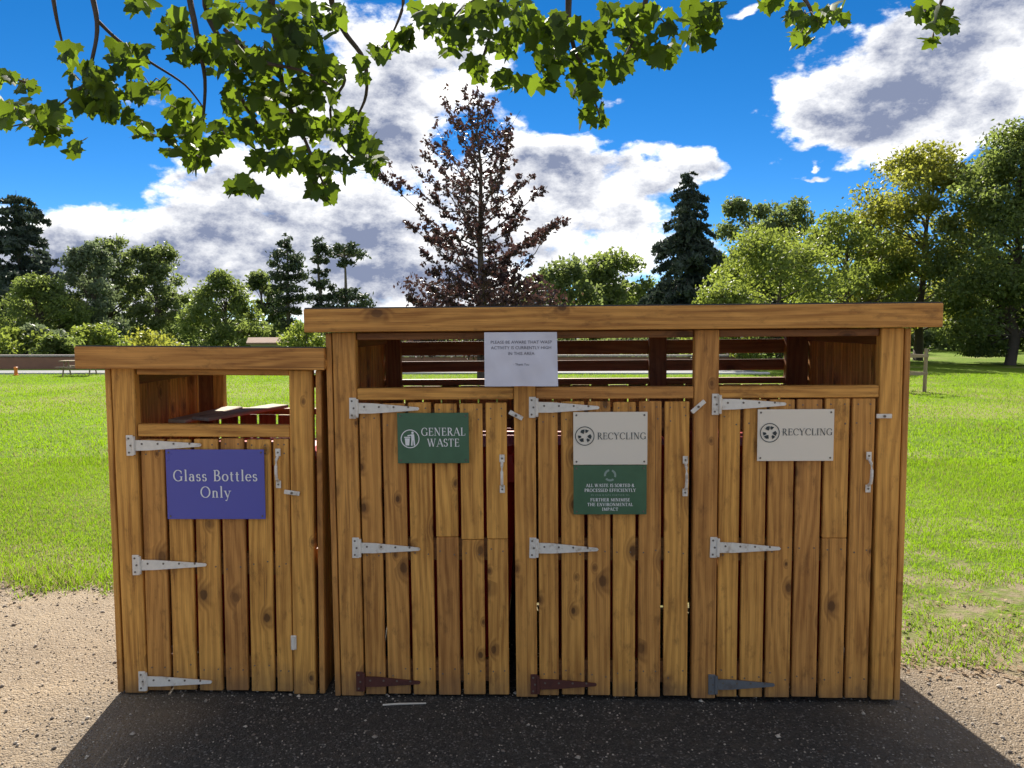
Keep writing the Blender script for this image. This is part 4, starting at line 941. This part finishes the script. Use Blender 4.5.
    for px, py, Y, sx_, sy_, n in G:
        for k in range(int(round(n * 1.8))):
            Pos.append(at(px + r.uniform(-1, 1) * sx_ * .95, py + r.uniform(-1, 1) * sy_ * .9, Y + r.uniform(-.28, .28)))
        c = at(px, py, Y); 
        for k in range(max(2, n // 4)):
            a = np.array(Pos[-1 - r.integers(0, n)]); m_ = (a + c) / 2 + np.array((0, 0, .03)); tw.tube([c - org, m_ - org, a - org], [.0032, .0026, .0018], 4, cap=False)
    for k in range(500):                                  # the same boughs above and behind the picture
        Pos.append(np.array((r.uniform(-3.5, 3.5), r.uniform(.5, 4.2), r.uniform(4.1, 5.6))))
    tw.build('branches', 'bark', root, smooth=True)
    # five lobed leaf, folded a little along its midrib
    half = [(0, 0), (.15, -.05), (.36, -.10), (.38, .06), (.58, .20), (.47, .33), (.54, .55), (.34, .53), (.25, .64), (.17, .84), (0, 1.02)]
    outl = half + [(-x, y) for x, y in half[-2:0:-1]]; nv = len(outl); base = np.array([(x, y - .0, -.16 * abs(x) - .10 * max(0, y - .4) ** 2 * 2) for x, y in outl] + [(0, .38, .0)])
    n = len(Pos); Pos = np.array(Pos) - org; S = r.uniform(.055, .105, n)
    V = np.zeros((n, nv + 1, 3))
    for i in range(n):
        d = np.array((r.normal(0, .55), r.normal(0, .45) - .15, -1. + abs(r.normal(0, .45)))); d /= np.linalg.norm(d)
        nrm = np.array((r.normal(0, .6), r.normal(0, .8) - .35, .55 + abs(r.normal(0, .5)))); nrm -= d * nrm.dot(d); nrm /= np.linalg.norm(nrm); x_ = np.cross(d, nrm)
        b = base.copy(); b[:, 2] *= r.uniform(.4, 2.2); b[:, 0] *= r.uniform(.85, 1.1)
        V[i] = Pos[i] + S[i] * (b[:, :1] * x_ + (b[:, 1:2] - .4) * d + b[:, 2:] * nrm)
    tri = np.array([(k, (k + 1) % nv, nv) for k in range(nv)]); F = (np.arange(n)[:, None, None] * (nv + 1) + tri[None]).reshape(-1, 3)
    tone = np.repeat(r.random(n) ** 1.3, nv)
    np_mesh('leaves', V.reshape(-1, 3), F, 'leaf_maple', tone, root)
    tag(root, 'lobed-leaved tree whose backlit boughs hang in from above', 'tree')
near_tree()

# ------------------------------------------------------------------ grass, gravel and litter
def vnoise(x, y, s, seed):
    r = np.random.default_rng(seed); g = r.random((64, 64)); u, v = (x * s) % 64, (y * s) % 64; i, j = u.astype(int), v.astype(int); fu, fv = u - i, v - j
    fu = fu * fu * (3 - 2 * fu); fv = fv * fv * (3 - 2 * fv); i1, j1 = (i + 1) % 64, (j + 1) % 64
    return (g[i, j] * (1 - fu) + g[i1, j] * fu) * (1 - fv) + (g[i, j1] * (1 - fu) + g[i1, j1] * fu) * fv
def blades(name, n, y0, y1, hmin, hmax, wd, seed, power, tuft=False):
    r = np.random.default_rng(seed); Y = y0 + (y1 - y0) * r.random(n) ** power; half = .72 * Y + 1.5; X = r.uniform(-1, 1, n) * half
    edge = Y - path_edge(X); inb = (X > -1.75) & (X < 1.62) & (Y < 4.05)
    keep = (edge > r.normal(-.03, .05, n)) & ~inb
    bare = vnoise(X + 9, Y + 9, .9, 3) * .6 + vnoise(X + 5, Y + 2, 3.1, 4) * .4
    near = np.clip((6.5 - Y) / 2.5, 0, 1); right = np.clip((X - .5) / 1., 0, 1)
    worn = np.clip((1.1 + .9 * right - edge) / 1.2, 0, 1) * right
    fine_ = vnoise(X + 1, Y + 4, 9., 5)
    keep &= (bare * .7 + fine_ * .3) > (.10 * near * right + .20 * worn + .14) + r.uniform(-.20, .10, n) * (.35 + .65 * near)
    patch = np.clip((vnoise(X + 2, Y * 1.6 + 6, 2.3, 6) - .45) * 5, 0, 1) * right * np.clip((6. - Y) / 1.5, 0, 1)
    keep &= r.random(n) > worn * .45 + patch * .75
    X, Y, edge, bare = X[keep], Y[keep], edge[keep], bare[keep]; n = len(X)
    h = r.uniform(hmin, hmax, n) * (.55 + .9 * bare)
    lush = np.exp(-((edge - .16) / .20) ** 2) * (X < -1.) ; h *= 1 + 1.1 * lush
    a = r.uniform(0, 2 * np.pi, n); lean = r.uniform(.1, .9, n) * h; Z = terrain_z(X, Y)
    dx, dy = np.cos(a) * wd * .5, np.sin(a) * wd * .5; b = r.uniform(0, 2 * np.pi, n)
    V = np.stack([np.stack([X - dx, Y - dy, Z - .003], 1), np.stack([X + dx, Y + dy, Z - .003], 1), np.stack([X + np.cos(b) * lean, Y + np.sin(b) * lean, Z + h], 1)], 1).reshape(-1, 3)
    tone = np.clip(r.normal(.45, .25, n) + (.45 - bare) * .7 + .25 * (vnoise(X, Y, .5, 8) - .5), 0, 1)
    o = np_mesh(name, V, np.arange(3 * n).reshape(n, 3), ['grass_blade', 'grass_straw'], tone)
    o.data.polygons.foreach_set('material_index', (r.random(n) < .02 + .26 * np.clip(vnoise(X + 3, Y + 7, .45, 9) * .5 + vnoise(X, Y, 1.7, 10) * .5 - .38, 0, 1) * 3).astype(np.int32)); o.data.update(); tag(o, 'short sunlit green grass of the park lawn', 'grass', kind='stuff'); return o
g1 = blades('grass', 400000, 3.2, 8.5, .012, .034, .0060, 401, 1.0); g1['label'] = 'near blades of sunlit lawn grass'
g2 = blades('grass', 265000, 8., 24., .018, .045, .014, 402, .9); g2['label'] = 'far blades of sunlit lawn grass'
def gravel():
    r = np.random.default_rng(77); n = 9000; Y = 2.35 + 2.1 * r.random(n); X = r.uniform(-1, 1, n) * (.75 * Y + .2)
    e = path_edge(X) - Y; s = r.uniform(.0018, .0055, n) * (1 + 1.3 * (r.random(n) < .06)) * (1 + .5 * np.exp(-(e / .12) ** 2))
    k = (e > -.10) & ~((X > -1.5) & (X < 1.45) & (Y < 2.9) & (r.random(n) < .45)); X, Y, s = X[k], Y[k], s[k]; n = len(X)
    base = np.array([(1, 0, 0), (0, 1, 0), (-1, 0, 0), (0, -1, 0), (0, 0, .7), (0, 0, -.7)]); tri = np.array([(0, 1, 4), (1, 2, 4), (2, 3, 4), (3, 0, 4), (1, 0, 5), (2, 1, 5), (3, 2, 5), (0, 3, 5)])
    V = base[None] * (s[:, None, None] * r.uniform(.6, 1.3, (n, 6, 1))); a = r.uniform(0, 6.28, n); c, d = np.cos(a)[:, None], np.sin(a)[:, None]
    V = np.stack([V[:, :, 0] * c - V[:, :, 1] * d + X[:, None], V[:, :, 0] * d + V[:, :, 1] * c + Y[:, None], V[:, :, 2] + .007 + s[:, None] * .25], -1)
    F = (np.arange(n)[:, None, None] * 6 + tri[None]).reshape(-1, 3)
    m_, t_ = mat('pebble'); at_ = t_.add('ShaderNodeAttribute', attribute_name='tone').outputs['Fac']; t_.put(t_.b.inputs['Base Color'], t_.mix(at_, (.15, .12, .095), (.52, .45, .36))); t_.b.inputs['Roughness'].default_value = .85
    o = np_mesh('gravel', V.reshape(-1, 3), F, 'pebble', np.repeat(r.random(n) ** 1.4, 8)); tag(o, 'loose pale gravel scattered over the path', 'gravel', kind='stuff')
gravel()
def litter():
    r = np.random.default_rng(88); n = 1500; X = np.concatenate([r.uniform(1.55, 4.2, 1100), r.uniform(-4.5, -1.7, 400)]); Y = path_edge(X) + r.normal(.03, .10, n) + (r.random(n) < .35) * r.uniform(0, .9, n) * (X > 0)
    C = np.stack([X, Y, np.full(n, .014)], 1); a = r.uniform(0, 6.28, n); s = r.uniform(.008, .022, n); tl = r.uniform(-.35, .35, n)
    d = np.stack([np.cos(a), np.sin(a), tl], 1) * s[:, None]; b = np.stack([-np.sin(a), np.cos(a), r.uniform(-.3, .3, n)], 1) * s[:, None] * .5
    V = np.stack([C - d, C + b, C + d, C - b], 1).reshape(-1, 3); o = np_mesh('leaf_litter', V, np.arange(4 * n).reshape(n, 4), 'litter', r.random(n)); tag(o, 'dry brown leaf litter along the path edge', 'leaf litter', kind='stuff')
litter()
